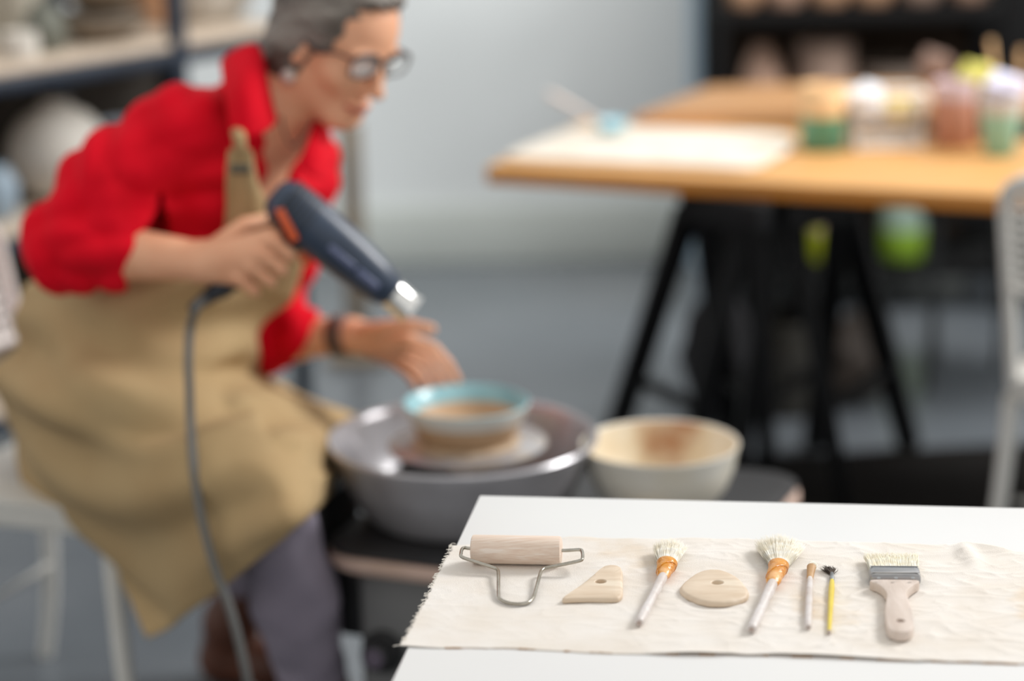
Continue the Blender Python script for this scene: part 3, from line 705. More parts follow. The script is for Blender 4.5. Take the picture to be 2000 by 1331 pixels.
for k, (dx, dz, lab) in enumerate(((.03, .0, 'left of two pale wooden sticks rising behind the mint cup'), (.045, .0, 'right of two pale wooden sticks rising behind the mint cup'))):
    q = Vector((p[0] + dx, p[1] + .08, HZ + .001)); e_ = q + Vector((-.035 + .05 * k, .02, .225 - .02 * k))
    tag(MB().tube([q, q.lerp(e_, .5), e_], [.003, .004, .006], 10).obj('wooden_stick', m_peach), lab, 'stick')
lump('clay_lump', (G(1880, 250, HZ).x + .02, 5.75, HZ2 + .038), .042, mat('brown_pink_clay', (124, 100, 88), .8), 'brownish clay lump on the tan table behind the yellow-green sponge', 'clay', 3)

# ------------------------------------------------------------------ right shelving unit
m_shblk = mat('black_shelf_metal', (10, 10, 11), 0.7, spec=.2); m_blueg = mat('blue_grey_post', (150, 172, 188), 0.5)
SY = 6.55
sx0 = W(1408, 100, SY).x; sx1 = W(1990, 100, SY).x
zs = [.12, .50, .835, 1.17]; ctr = ((sx0 + sx1) / 2, SY + .2, 0)
sh = thing('shelving_unit', ctr, 'black shelving unit against the back wall behind the wooden tables, full of clay pots', 'shelf')
for x in (sx0, sx1):
    for y in (SY, SY + .40):
        MB().box((x, y, .70), (.035 if x < sx1 else .10, .035, 1.40), bev=.003).obj('post', m_shblk, sh)
for z in zs: MB().box(((sx0 + sx1) / 2, SY + .2, z), (sx1 - sx0 + .02, .42, .040), bev=.003).obj('shelf_board', m_shblk, sh)
m_dkb = mat('dark_brown_backing', (52, 42, 34), 0.9, spec=.1)
MB().box(((sx0 + sx1) / 2, SY + .425, .70), (sx1 - sx0 + .04, .012, 1.30)).obj('back_panel', m_dkb, sh)
px_ = W(1368, 100, SY - .02).x
pp = thing('wall_pipe', (px_, 7.22, 0), 'blue-grey vertical pipe on the back wall left of the black shelving', 'pipe')
xp = W(1366, 100, 7.22).x
MB().lathe([(.032, 0), (.032, 2.9)], (xp, 7.22, 0.0), n=24).obj('pipe_run', m_blueg, pp)
for z in (.5, 1.4): MB().lathe([(.037, 0), (.037, .03)], (xp, 7.22, z), n=24).obj('pipe_clamp', m_blueg, pp)
m_pot = [mat('bisque_pot', (196, 158, 128), .7, c2=(182, 142, 112), scale=14), mat('taupe_pot', (168, 142, 126), .7, c2=(152, 128, 114), scale=12), mat('rosy_pot', (180, 146, 126), .7)]
def pot(prof, mtl, label, grp, p, lip=True):
    t = thing('clay_pot', p, label, 'pot', grp)
    MB().lathe(prof, p, n=36).obj('pot_body', mtl, t)
    R, Z = prof[-1]
    MB().lathe([(R, Z), (R + .003, Z + .004), (R, Z + .008), (R - .006, Z + .004), (R - .008, Z - .02), (0, Z - .03)], p, n=36, cap0=False).obj('rim', mtl, t)
    return t
for i, px in enumerate((1447, 1530, 1617, 1702, 1795, 1893)):
    x = W(px, 10, SY + .12).x
    lab = ['leftmost', 'second from the left', 'third from the left', 'third from the right', 'second from the right', 'rightmost'][i]
    pot([(0, 0), (.040, 0), (.047, .006), (.056, .05), (.052, .10), (.038, .125)], m_pot[(0, 2, 0, 0, 1, 2)[i]], 'tan bisque pot on the upper board of the black shelving, ' + lab, 'tan pots on the upper shelf board', (x, SY + .10, .856))
for px, prof, mi, lab in ((1490, [(0, 0), (.045, 0), (.058, .03), (.062, .10), (.045, .17), (.025, .21)], 2, 'rosy narrow-necked vase on the lower board of the black shelving'),
                          (1612, [(0, 0), (.065, 0), (.072, .01), (.080, .12), (.078, .22)], 1, 'wide taupe pot in the middle of the lower board of the black shelving'),
                          (1760, [(0, 0), (.09, 0), (.11, .02), (.125, .10), (.115, .15)], 1, 'broad low taupe pot on the right of the lower board of the black shelving')):
    x = W(px, 120, SY + .15).x
    m_ = m_pot[mi] if px != 1760 else mat('dark_taupe_pot', (110, 96, 86), .75)
    pot(prof, m_, lab, 'pots on the lower shelf board', (x, SY + .16, .521))

# ------------------------------------------------------------------ things under the wooden table
m_dkbag = mat('dark_fabric_bag', (24, 24, 28), .85, bump=.3)
def sack(name, c, r, sq, mtl, label, cat, seed): return lump(name, c, r, mtl, label, cat, seed, sq=sq)
p = G(1405, 860, 0); sack('black_bag', (p.x, p.y + .1, .175), .15, (.52, .55, 1.1), m_dkbag, 'black fabric bag on the floor under the left trestle', 'bag', 4)
m_olive = mat('olive_grey_plastic', (66, 64, 58), .6, c2=(56, 54, 48), scale=8)
p = G(1530, 800, 0); t = thing('bucket', (p.x, p.y, 0), 'olive grey bucket on the floor between the black trestle legs', 'bucket')
MB().lathe([(0, 0), (.085, 0), (.09, .01), (.105, .22), (.109, .222), (.109, .235), (.101, .235), (.10, .20), (.085, .02), (0, .015)], (p.x, p.y, 0), n=40).obj('bucket_body', m_olive, t)
MB().tube(spline([Vector((p.x - .105, p.y, .225)), Vector((p.x - .08, p.y - .07, .17)), Vector((p.x, p.y - .12, .145)), Vector((p.x + .08, p.y - .07, .17)), Vector((p.x + .105, p.y, .225))], 5), .003, 8).obj('bucket_handle', m_rubber, t)
m_brn = mat('dark_brown_clay_bag', (50, 42, 36), .7, c2=(62, 52, 44), scale=9, bump=.3)
p = G(1655, 790, 0); sack('clay_bag', (p.x, p.y, .112), .115, (.95, .8, .95), m_brn, 'dark brown rounded clay bag on the floor right of the olive bucket', 'bag', 6)
p = G(1590, 960, 0)
m_dsheet = mat('black_floor_sheet', (20, 18, 17), .9, c2=(25, 23, 22), spec=.1, scale=20)
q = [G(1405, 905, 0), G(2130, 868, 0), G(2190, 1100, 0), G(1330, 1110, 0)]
mb = MB(); mb.prism([Vector((v.x, v.y, 0)) for v in (q[3], q[2], q[1], q[0])], .0005, .012, .004)  # thin near-black sheet laid over the dark area of floor
tag(mb.obj('dark_floor_sheet', m_dsheet), 'flat black sheet on the floor in front of the wooden table trestles', 'mat')
# hanging black box under table
p = G(1500, 470, .60); t = thing('cable_box', (p.x, p.y, .48), 'black box hanging beneath the wooden table top', 'box')
bb = MB().box((p.x, p.y + .08, .625), (.13, .12, .165), Rt2, .01); bb.obj('box_body', m_rubber, t)
MB().box((p.x, p.y + .08, .709), (.09, .08, .006), Rt2, .001).obj('mounting_plate', m_blk, t)
# bottles
m_bg = mat('yellow_green_liquid', (200, 212, 30), .4); m_bclear = mat('beige_bottle_plastic', (200, 176, 142), .4); m_bclear2 = mat('grey_green_bottle_plastic', (136, 156, 144), .4); m_bg2 = mat('lime_liquid', (136, 172, 52), .4)
for px, ml, mu, lab, s in ((1622, m_bg, m_bclear, 'bottle with yellow-green base and beige top on the lowest board of the black shelving', 1.05), (1762, m_bg2, m_bclear2, 'bottle with lime green base and grey-green shoulder on the lowest board of the black shelving', 1.15)):
    p = (W(px, 520, SY + .09).x, SY + .09, .1405); t = thing('plastic_bottle', p, lab, 'bottle')
    MB().lathe([(0, 0), (.046 * s, 0), (.050 * s, .006), (.052 * s, .085)], p, n=32).obj('liquid_base', ml, t)
    MB().lathe([(.052 * s, .0855), (.050 * s, .16), (.036 * s, .20), (.018, .225), (.016, .235)], p, n=32).obj('shoulder', mu, t)
    MB().lathe([(.019, .236), (.019, .262), (.015, .266), (0, .266)], p, n=24).obj('cap', mu, t)
# stool at right
m_sg = mat('grey_stool_leg', (66, 68, 70), .5)
p = G(1865, 745, 0); t = thing('stool', (p.x, p.y, 0), 'dark stool with thin grey legs under the right end of the wooden table', 'stool')
MB().box((p.x + .02, p.y, .475), (.26, .26, .075), bev=.02).obj('seat', m_rubber, t)
for dx, dy in ((-.085, -.10), (-.035, .10), (.13, -.10), (.13, .10)):
    MB().tube([Vector((p.x + dx, p.y + dy, 0)), Vector((p.x + dx * .97, p.y + dy * .97, .4375))], .013, 12).obj('leg', m_sg, t)

# ------------------------------------------------------------------ left shelving unit
m_navy = mat('navy_steel', (32, 44, 60), .45, c2=(26, 36, 50), scale=10)
m_birch = mat('pale_birch_board', (196, 180, 162), .6, c2=(184, 168, 150), scale=6, stretch=(1, 8, 8))
LZ = .93
A = G(0, 166, LZ); B = G(480, 88, LZ)
dx_ = (B - A).normalized(); nx_ = Vector((-dx_.y, dx_.x, 0))
Rl = Matrix((dx_, nx_, Vector((0, 0, 1)))).transposed()
P0 = G(346, 110, LZ)
def LS(u, v, z): return Vector((P0.x, P0.y, 0)) + dx_ * u + nx_ * v + Vector((0, 0, z))
u0, u1 = -1.0, .34; DP = .42
ls = thing('shelving_unit', tuple(LS(-.2, .2, 0)), 'navy steel shelving with pale boards along the left side behind the woman, holding pots', 'shelf')
for u in (u0, 0, u1):
    for v in (0, DP): MB().box(LS(u, v, .95), (.035, .035, 1.90), Rl, .003).obj('post', m_navy, ls)
for z in (.20, .585, .93, 1.45):
    MB().box(LS((u0 + u1) / 2, DP / 2, z + .028), (u1 - u0 - .01, DP + .01, .020), Rl, .002).obj('shelf_board', m_birch, ls)
    for v in (-.002, DP + .002): MB().box(LS((u0 + u1) / 2, v, z), (u1 - u0, .026, .034), Rl, .003).obj('beam', m_navy, ls)
MB().box(LS((u0 + u1) / 2, DP + .02, .55), (u1 - u0, .008, .76), Rl).obj('dark_backing', mat('dark_umber_backing', (52, 46, 40), .8), ls)
TB = .93 + .0385; LB = .585 + .0385
def on_shelf(px, v, z):          # slide along the board until it shows at this picture column
    best = min((abs((lambda d: 1000 + FPX * d.dot(Rt) / d.dot(Fw))(LS(u, v, z) - CAM) - px), u) for u in np.linspace(u0 + .05, u1 - .05, 400))
    return LS(best[1], v, z)
m_w = mat('matt_white_clay', (206, 202, 194), .7, c2=(196, 190, 180), scale=10)
m_dg = mat('grey_green_stoneware', (96, 98, 88), .6); m_tp = mat('taupe_stoneware', (134, 122, 106), .7, c2=(118, 106, 92), scale=12); m_tc = mat('terracotta', (176, 132, 98), .7); m_bl = mat('pale_beige_clay', (178, 172, 158), .7)
G1 = 'pots on the upper board of the navy shelving'
def pot2(prof, mtl, label, p, grp=G1): return pot(prof, mtl, label, grp, tuple(p))
pot2([(0, 0), (.035, 0), (.046, .03), (.047, .06), (.030, .09), (.022, .10)], m_dg, 'small grey-green vase on the upper board of the navy shelving', on_shelf(90, .10, TB))
pot2([(0, 0), (.050, 0), (.062, .03), (.066, .20), (.060, .26)], m_bl, 'tall beige jar at the far left on the upper board of the navy shelving', on_shelf(38, .27, TB))
pot2([(0, 0), (.05, 0), (.08, .02), (.105, .055)], m_tp, 'wide taupe bowl on the upper board of the navy shelving', on_shelf(200, .13, TB))
pot2([(0, 0), (.04, 0), (.07, .02), (.095, .05)], mat('olive_brown_stoneware', (112, 96, 76), .7), 'olive brown bowl stacked inside the wide taupe bowl', on_shelf(200, .13, TB + .066))
pot2([(0, 0), (.050, 0), (.056, .01), (.060, .12), (.055, .20)], m_tc, 'terracotta pot beside the navy post on the upper board', on_shelf(300, .27, TB))
pot2([(0, 0), (.035, 0), (.04, .03), (.035, .05)], m_w, 'small white cup near the front of the upper board of the navy shelving', on_shelf(42, .05, TB))
pot2([(0, 0), (.08, 0), (.11, .04), (.135, .12), (.13, .20)], m_w, 'large white pot right of the navy post on the upper board', on_shelf(440, .22, TB))
# sphere vase and others on the middle board
p = on_shelf(120, .16, LB); R = .113
t = thing('sphere_vase', tuple(p), 'large matt white spherical vase on the middle board behind the woman\'s arm', 'vase')
MB().lathe([(0, 0), (.040, 0)] + [(R * math.sin(a), R * .97 - R * .97 * math.cos(a) - .004) for a in [math.radians(d) for d in range(24, 160, 6)]] + [(.030, R * 1.9), (.032, R * 1.96), (.026, R * 1.96), (.024, R * 1.8)], p, n=56).obj('vase_body', m_w, t)
MB().lathe([(.030, R * 1.955), (.034, R * 1.965), (.033, R * 2.0), (.026, R * 2.0), (.024, R * 1.9)], p, n=36).obj('neck_ring', m_w, t)
G2 = 'pots on the middle board of the navy shelving'
pot2([(0, 0), (.05, 0), (.066, .03), (.070, .10), (.05, .14)], mat('blue_white_glaze', (182, 192, 204), .4), 'bluish white jar on the middle board right of the sphere vase', on_shelf(250, .16, LB), G2)
pot2([(0, 0), (.03, 0), (.045, .03), (.048, .08), (.03, .11)], mat('slate_blue_glaze', (140, 158, 172), .4), 'slate blue jar on the middle board at the far left edge', on_shelf(-2, .10, LB), G2)
pot2([(0, 0), (.05, 0), (.06, .05), (.05, .11)], mat('umber_stoneware', (58, 48, 36), .7), 'dark umber pot hanging back on the middle board behind the bluish jar', on_shelf(190, .34, LB), G2)
# grey-brown board leaning at the end of the shelf
m_lean = mat('grey_brown_board', (112, 104, 94), .7, c2=(134, 118, 96), scale=3)
q = W(690, 430, 6.2)
t = thing('leaning_board', (q.x, 6.2, 0), 'narrow grey-brown board standing upright between the shelving and the back wall', 'board')
q2 = W(690, 240, 6.2)
MB().box((q.x, 6.2, (q2.z - .024) / 2 + .0235), (.055, .03, q2.z - .024), bev=.003).obj('board_plank', m_lean, t)
MB().box((q.x, 6.2, .012), (.16, .16, .022), bev=.004).obj('board_foot', m_lean, t)
# ------------------------------------------------------------------ the woman
class Field:
    def __init__(s, lo, hi, h):
        s.lo = np.array(lo, float); s.h = h; s.n = np.ceil((np.array(hi) - s.lo) / h).astype(int) + 1
        s.F = np.full(tuple(s.n), 0.2, np.float32)
    def win(s, lo, hi):
        a = np.clip(np.floor((np.array(lo) - s.lo) / s.h).astype(int), 0, s.n); b = np.clip(np.ceil((np.array(hi) - s.lo) / s.h).astype(int) + 1, 0, s.n)
        sl = tuple(slice(a[i], b[i]) for i in range(3))
        ax = [(s.lo[i] + s.h * np.arange(a[i], b[i])).astype(np.float32) for i in range(3)]
        return sl, ax[0][:, None, None], ax[1][None, :, None], ax[2][None, None, :]
    def op(s, sl, d, k, mode):
        f = s.F[sl]
        if f.size == 0: return
        if mode == 'add':
            if k <= 0: s.F[sl] = np.minimum(f, d); return
            h = np.clip(.5 + .5 * (f - d) / k, 0, 1); s.F[sl] = f * (1 - h) + d * h - k * h * (1 - h)
        else:
            d = -d
            if k <= 0: s.F[sl] = np.maximum(f, d); return
            h = np.clip(.5 - .5 * (f - d) / k, 0, 1); s.F[sl] = f * (1 - h) + d * h + k * h * (1 - h)
    def cap(s, a, b, ra, rb, k=.01, mode='add'):
        a = np.array(a, float); b = np.array(b, float); m = max(ra, rb) + k * 2 + s.h * 3
        sl, X, Y, Z = s.win(np.minimum(a, b) - m, np.maximum(a, b) + m); ab = b - a; L = max(float(ab @ ab), 1e-9)
        t = np.clip(((X - a[0]) * ab[0] + (Y - a[1]) * ab[1] + (Z - a[2]) * ab[2]) / L, 0, 1)
        d = np.sqrt((X - a[0] - t * ab[0]) ** 2 + (Y - a[1] - t * ab[1]) ** 2 + (Z - a[2] - t * ab[2]) ** 2) - (ra + (rb - ra) * t)
        s.op(sl, d, k, mode)
    def chain(s, pts, rs, k=.01):
        for i in range(len(pts) - 1): s.cap(pts[i], pts[i + 1], rs[i], rs[i + 1], k)
    def ell(s, c, r, R=None, k=.01, mode='add'):      # R rows = local axes in the world
        c = np.array(c, float); m = max(r) + k * 2 + s.h * 3
        sl, X, Y, Z = s.win(c - m, c + m); A = np.eye(3) if R is None else np.array(R, float)
        x, y, z = X - c[0], Y - c[1], Z - c[2]
        q = [(A[i][0] * x + A[i][1] * y + A[i][2] * z) for i in range(3)]
        k0 = np.sqrt(sum((q[i] / r[i]) ** 2 for i in range(3))); k1 = np.sqrt(sum((q[i] / r[i] ** 2) ** 2 for i in range(3))) + 1e-9
        s.op(sl, k0 * (k0 - 1) / k1, k, mode)
    def half(s, p, n, k=.004, lo=None, hi=None):      # cut away the side the normal points to
        sl, X, Y, Z = s.win(s.lo if lo is None else lo, (s.lo + s.h * s.n) if hi is None else hi)
        d = (X - p[0]) * n[0] + (Y - p[1]) * n[1] + (Z - p[2]) * n[2]
        s.op(sl, -d, k, 'sub')
    def noise(s, fn):
        sl, X, Y, Z = s.win(s.lo, s.lo + s.h * s.n); m = np.abs(s.F) < .03
        I = np.nonzero(m); x = s.lo[0] + s.h * I[0]; y = s.lo[1] + s.h * I[1]; z = s.lo[2] + s.h * I[2]
        s.F[I] += fn(x, y, z).astype(np.float32)
    def mesh(s):
        F = s.F; ins = F < 0; n = F.shape
        c = sum(ins[i:n[0] - 1 + i, j:n[1] - 1 + j, k:n[2] - 1 + k].astype(np.int8) for i in (0, 1) for j in (0, 1) for k in (0, 1))
        cells = np.argwhere((c > 0) & (c < 8)); idx = np.full((n[0] - 1, n[1] - 1, n[2] - 1), -1, np.int64)
        idx[tuple(cells.T)] = np.arange(len(cells))
        acc = np.zeros((len(cells), 3)); cnt = np.zeros(len(cells)); ci = cells
        cor = [(i, j, k) for i in (0, 1) for j in (0, 1) for k in (0, 1)]
        val = {q: F[ci[:, 0] + q[0], ci[:, 1] + q[1], ci[:, 2] + q[2]] for q in cor}
        for q in cor:
            for ax in range(3):
                if q[ax]: continue
                p = list(q); p[ax] = 1; p = tuple(p); a, b = val[q], val[p]; m = (a < 0) != (b < 0)
                t = np.where(m, a / np.where(m, a - b, 1), 0)
                pos = np.repeat(np.array(q, float)[None], len(ci), 0); pos[:, ax] += t
                acc += pos * m[:, None]; cnt += m
        V = s.lo + s.h * (ci + acc / cnt[:, None]); faces = []
        for ax in range(3):
            a, b = [(1, 2), (2, 0), (0, 1)][ax]
            sh = [slice(None)] * 3; sh[ax] = slice(0, n[ax] - 1); s2 = [slice(None)] * 3; s2[ax] = slice(1, n[ax])
            A, B = ins[tuple(sh)], ins[tuple(s2)]; E = np.argwhere(A != B)
            ok = (E[:, a] > 0) & (E[:, b] > 0) & (E[:, a] < n[a] - 1) & (E[:, b] < n[b] - 1); E = E[ok]
            fl = A[tuple(E.T)]
            def at(da, db):
                Q = E.copy(); Q[:, a] += da; Q[:, b] += db; return idx[tuple(Q.T)]
            q = np.stack([at(-1, -1), at(0, -1), at(0, 0), at(-1, 0)], 1)
            q[~fl] = q[~fl][:, ::-1]; faces.append(q)
        return V, np.concatenate(faces)
def np_mesh(name, V, Fc, mtl, parent, attr=None):
    o_ = ORG[parent.name]; me = bpy.data.meshes.new(name)
    V = V - np.array(o_); me.vertices.add(len(V)); me.vertices.foreach_set('co', V.astype(np.float32).ravel())
    me.loops.add(len(Fc) * 4); me.polygons.add(len(Fc)); me.loops.foreach_set('vertex_index', Fc.astype(np.int32).ravel())
    me.polygons.foreach_set('loop_start', np.arange(0, len(Fc) * 4, 4, dtype=np.int32)); me.polygons.foreach_set('loop_total', np.full(len(Fc), 4, np.int32))
    me.update(calc_edges=True); me.validate(); me.polygons.foreach_set('use_smooth', [True] * len(me.polygons))
    if attr:
        for k, a in attr.items():
            l = me.attributes.new(k, 'FLOAT', 'POINT'); l.data.foreach_set('value', a.astype(np.float32))
    return link_mesh(name, me, mtl, parent, o_)

A_ = lambda v: np.array(v, float)
m_skin = mat('skin', (232, 174, 138), .5, c2=(226, 164, 128), scale=30, attr=('lips', (176, 92, 82)), sss=.12)
m_shirt = mat('red_cotton', (224, 0, 32), .85, c2=(214, 0, 28), scale=14, bump=.25, bscale=300, spec=.2)
m_apron = mat('khaki_cotton', (182, 156, 114), .9, c2=(174, 146, 104), scale=5, bump=.3, bscale=500, c3=(196, 176, 142), thr=.62)
m_leg = mat('mauve_grey_leggings', (142, 134, 148), .85, c2=(132, 124, 138), scale=12, bump=.2, bscale=200)
m_hair = mat('grey_brown_hair', (138, 130, 122), .5, c2=(76, 66, 58), scale=9, detail=4, stretch=(1, 1, 4), bump=.4, bscale=70)
m_boot = mat('brown_leather', (102, 60, 42), .5, c2=(84, 48, 34), scale=12)

wo = W(150, 850, 3.86)
pers = thing('person', (wo.x, wo.y, 0), 'seated grey-haired woman with glasses, red shirt and khaki apron, holding a heat gun', 'person')

# ---- joints
shR, elR, wrR = A_(W(352, 262, 3.66)), A_(W(128, 482, 3.58)), A_(W(398, 512, 3.50))
shL, elL, wrL = A_(W(585, 330, 3.93)), A_(W(500, 662, 3.95)), A_(W(690, 655, 3.86))
pel, wai, che, nek = A_(W(165, 800, 3.92)), A_(W(245, 620, 3.87)), A_(W(425, 380, 3.80)), A_(W(520, 205, 3.77))
hpR, knR, anR = A_(W(165, 865, 3.80)), A_(W(532, 985, 3.47)), A_(G(628, 1425, .10))
anR = A_(W(634, 1425, 3.60)); hpL, knL, anL = A_(W(230, 850, 4.02)), A_(W(636, 868, 3.98)), A_(W(452, 1215, 4.02))
# ---- head frame
Fh = A_((.70, -.58, -.42)); Fh /= np.linalg.norm(Fh); Uh = A_((.38, -.19, .90)); Uh -= Fh * (Uh @ Fh); Uh /= np.linalg.norm(Uh); Rh = np.cross(Fh, Uh)
HC = A_(W(655, 80, 3.74)); HR = np.array([Rh, Fh, Uh])
def HP(r, f, u): return HC + Rh * r + Fh * f + Uh * u

body = Field((-1.12, 3.22, .0), (.12, 4.25, 1.50), .0042)
def hell(c, r, k=.01, mode='add', T=None): body.ell(HP(*c), r, HR if T is None else T, k, mode)
# skull and face
hell((0, -.018, .036), (.074, .094, .088), .01)
hell((0, .030, .030), (.066, .062, .078), .03)
hell((0, .030, -.040), (.056, .058, .066), .03)
hell((0, .066, -.096), (.024, .018, .018), .025)
for s in (-1, 1):
    body.cap(HP(s * .052, -.006, -.062), HP(s * .020, .062, -.098), .017, .014, .03)
    hell((s * .040, .058, -.026), (.022, .022, .020), .02)
    hell((s * .031, .084, .020), (.026, .010, .008), .014)
    hell((s * .032, .099, .001), (.016, .013, .011), .010, 'sub')
    hell((s * .032, .080, .000), (.0135, .0135, .0125), .002)
    hell((s * .074, -.004, -.008), (.008, .017, .031), .006)
    hell((s * .080, .000, -.004), (.004, .009, .016), .003, 'sub')
body.cap(HP(0, .088, .014), HP(0, .111, -.030), .006, .0095, .012)
hell((0, .108, -.032), (.011, .013, .009), .006)
for s in (-1, 1): hell((s * .012, .097, -.035), (.007, .010, .007), .005)
hell((0, .088, -.064), (.025, .012, .0075), .005); hell((0, .086, -.0745), (.021, .012, .0075), .004)
hell((0, .101, -.0690), (.026, .010, .0012), .002, 'sub')
# neck, torso core
body.cap(HP(0, -.018, -.045), nek + A_((-.01, 0, -.01)), .052, .058, .03)
body.cap(nek, che, .07, .098, .05); body.cap(che, wai, .098, .095, .06); body.cap(wai, pel, .095, .105, .06)
body.cap(nek + A_((0, 0, -.03)), shR, .05, .048, .03); body.cap(nek + A_((0, 0, -.03)), shL, .05, .048, .03)
body.cap(shR, elR, .046, .037, .02); body.cap(elR, elR * .6 + wrR * .4, .038, .041, .01); body.cap(elR * .6 + wrR * .4, wrR, .041, .029, .01)
body.cap(shL, elL, .046, .037, .02); body.cap(elL, elL * .6 + wrL * .4, .038, .039, .01); body.cap(elL * .6 + wrL * .4, wrL, .039, .026, .01)
for hp, kn, an in ((hpR, knR, anR), (hpL, knL, anL)):
    body.cap(hp, kn, .070, .048, .03); mid = kn * .68 + an * .32; body.cap(kn, mid, .048, .046, .02); body.cap(mid, an, .046, .030, .02)
# ---- right hand around the grip
def hand(palm, fingers, thumb, prr=.020):
    for a_, b_, ra_, rb_ in palm: body.cap(a_, b_, ra_, rb_, .012)
    for f, rr in fingers + [thumb]:
        body.chain([A_(W(*p)) for p in f], rr, .0025)
w_ = A_(W(398, 512, 3.50)); K = [(528, 470, 3.462), (509, 496, 3.458), (488, 520, 3.460), (464, 542, 3.466)]
palm = [(w_, A_(W(*q)) + A_((0, .012, 0)), .026, .0165) for q in K] + [(A_(W(430, 500, 3.49)), A_(W(500, 500, 3.472)), .026, .020)]
fing = []
for (x, y, d), L1, sh_ in zip(K, (46, 50, 47, 38), (0, 0, 0, 0)):
    ux, uy = .80, .60
    fing.append(([(x, y, d), (x + ux * L1, y + uy * L1, d + .012), (x + ux * (L1 + 4), y + uy * (L1 + 6), d + .042), (x + ux * (L1 - 18), y + uy * (L1 - 14), d + .068)], [.0112, .0100, .0092, .0080]))
thumb = ([(432, 478, 3.505), (478, 440, 3.535), (515, 432, 3.555), (548, 446, 3.560)], [.017, .0125, .0112, .009])
hand(palm, fing, thumb)
# ---- left hand held open above the bowl
K = [(800, 664, 3.795), (790, 680, 3.82), (776, 693, 3.845), (758, 700, 3.868)]
palm = [(wrL, A_(W(*q)), .023, .0125) for q in K] + [(A_(W(715, 660, 3.845)), A_(W(772, 676, 3.83)), .020, .017)]
fing = [([(800, 664, 3.795), (846, 682, 3.785), (874, 712, 3.782), (892, 744, 3.782)], [.0112, .0098, .0088, .0078]),
        ([(790, 680, 3.82), (836, 706, 3.812), (860, 737, 3.808), (872, 764, 3.806)], [.0112, .0098, .0088, .0078]),
        ([(776, 693, 3.845), (816, 722, 3.840), (836, 746, 3.836), (845, 768, 3.834)], [.0108, .0094, .0085, .0074]),
        ([(758, 700, 3.868), (790, 722, 3.866), (806, 740, 3.864), (814, 756, 3.862)], [.0100, .0086, .0078, .0068])]
thumb = ([(712, 648, 3.835), (756, 640, 3.79), (800, 636, 3.765), (842, 644, 3.750)], [.016, .0125, .0110, .0088])
hand(palm, fing, thumb)
V, Fc = body.mesh()
q = (V - HC) @ HR.T
lips = ((np.abs(q[:, 0]) < .027) & (q[:, 1] > .078) & (np.abs(q[:, 2] + .0695) < .0105 * (1 - np.abs(q[:, 0]) / .034))).astype(float) * .8
np_mesh('body', V, Fc, m_skin, pers, {'lips': lips})
m_eyew = mat('eye_white', (226, 220, 214), .2); m_iris = mat('dark_iris', (62, 48, 38), .15); m_brow = mat('eyebrow_hair', (110, 92, 80), .8)
for s in (-1, 1):
    c = HP(s * .032, .0835, .0005)
    e_ = MB().lathe([(.0105 * math.sin(a), -.0105 * math.cos(a)) for a in [math.radians(d) for d in range(0, 181, 12)]], c, Fh, 20).obj('eye', m_eyew, pers)
    MB().lathe([(.0052, .0093), (.004, .0102), (0, .0107)], Vector(c), Vector(Fh * .9 + Uh * -.3), 20, cap0=False).obj('iris', m_iris, e_)
    MB().tube(spline([HP(s * .012, .0975, .018), HP(s * .030, .097, .0245), HP(s * .050, .080, .018)], 5), .0028, 8).obj('eyebrow', m_brow, pers)
# ---- hair
hair = Field(tuple(HC - .17), tuple(HC + .17), .0032)
def he(c, r, k=.01, mode='add'): hair.ell(HP(*c), r, HR, k, mode)
he((0, -.020, .042), (.086, .106, .100)); he((0, -.062, -.036), (.070, .052, .070), .02)
for s in (-1, 1): he((s * .064, -.030, -.030), (.024, .038, .058), .015); he((s * .066, .022, .040), (.016, .030, .036), .015)
he((.0, .050, .104), (.050, .030, .016), .02)
c_, s_ = .894, -.447
hair.half(HP(0, .034 * .894 + .014, -.034 * .447), Fh * c_ + Uh * s_, .008)
he((0, .080, .020), (.066, .078, .074), .010, 'sub')
for s in (-1, 1): he((s * .094, .010, -.030), (.024, .018, .022), .006, 'sub')
hair.noise(lambda x, y, z: (lambda r, f, u: .0012 * np.sin(r * 220 + 12 * np.sin(u * 30) + f * 60) + .0009 * np.sin(f * 150 - u * 210 + r * 90) + .0007 * np.sin(r * 420 + f * 260))(
    (x - HC[0]) * Rh[0] + (y - HC[1]) * Rh[1] + (z - HC[2]) * Rh[2], (x - HC[0]) * Fh[0] + (y - HC[1]) * Fh[1] + (z - HC[2]) * Fh[2], (x - HC[0]) * Uh[0] + (y - HC[1]) * Uh[1] + (z - HC[2]) * Uh[2]))
V, Fc = hair.mesh(); np_mesh('hair', V, Fc, m_hair, pers)
# ---- glasses, earring
m_frame = mat('dark_spectacle_frame', (52, 40, 42), .3); m_lens = bpy.data.materials.new('spectacle_lens'); m_lens.use_nodes = True
nb = m_lens.node_tree; bs = nb.nodes['Principled BSDF']; bs.inputs['Base Color'].default_value = (.85, .9, .9, 1); bs.inputs['Roughness'].default_value = .03; bs.inputs['Alpha'].default_value = .22
mb = MB(); gl = []
GF, GU = .099, .010
for s in (-1, 1):
    ring = []
    for k in range(28):
        a = 2 * math.pi * k / 28; x = math.cos(a); y = math.sin(a); sg = lambda v: math.copysign(abs(v) ** .75, v)
        ring.append(Vector(HP(s * .0385 + .030 * sg(x), GF - .30 * abs(s * .0385 + .030 * sg(x)) ** 1.6, GU + .019 * sg(y))))
    mb.tube(ring, [.0022 + .0016 * max(0, math.sin(2 * math.pi * k / 28)) for k in range(28)], 8, closed=True); gl.append(ring)
    mb.tube(spline([HP(s * .064, GF - .002, GU + .010), HP(s * .074, GF - .03, GU + .009), HP(s * .078, .03, .004), HP(s * .078, -.006, .006), HP(s * .076, -.020, -.012)], 5), .0022, 8)
mb.tube(spline([HP(-.009, GF, GU + .006), HP(0, GF + .003, GU + .010), HP(.009, GF, GU + .006)], 5), .0022, 8)
gls = mb.obj('glasses', m_frame, pers)
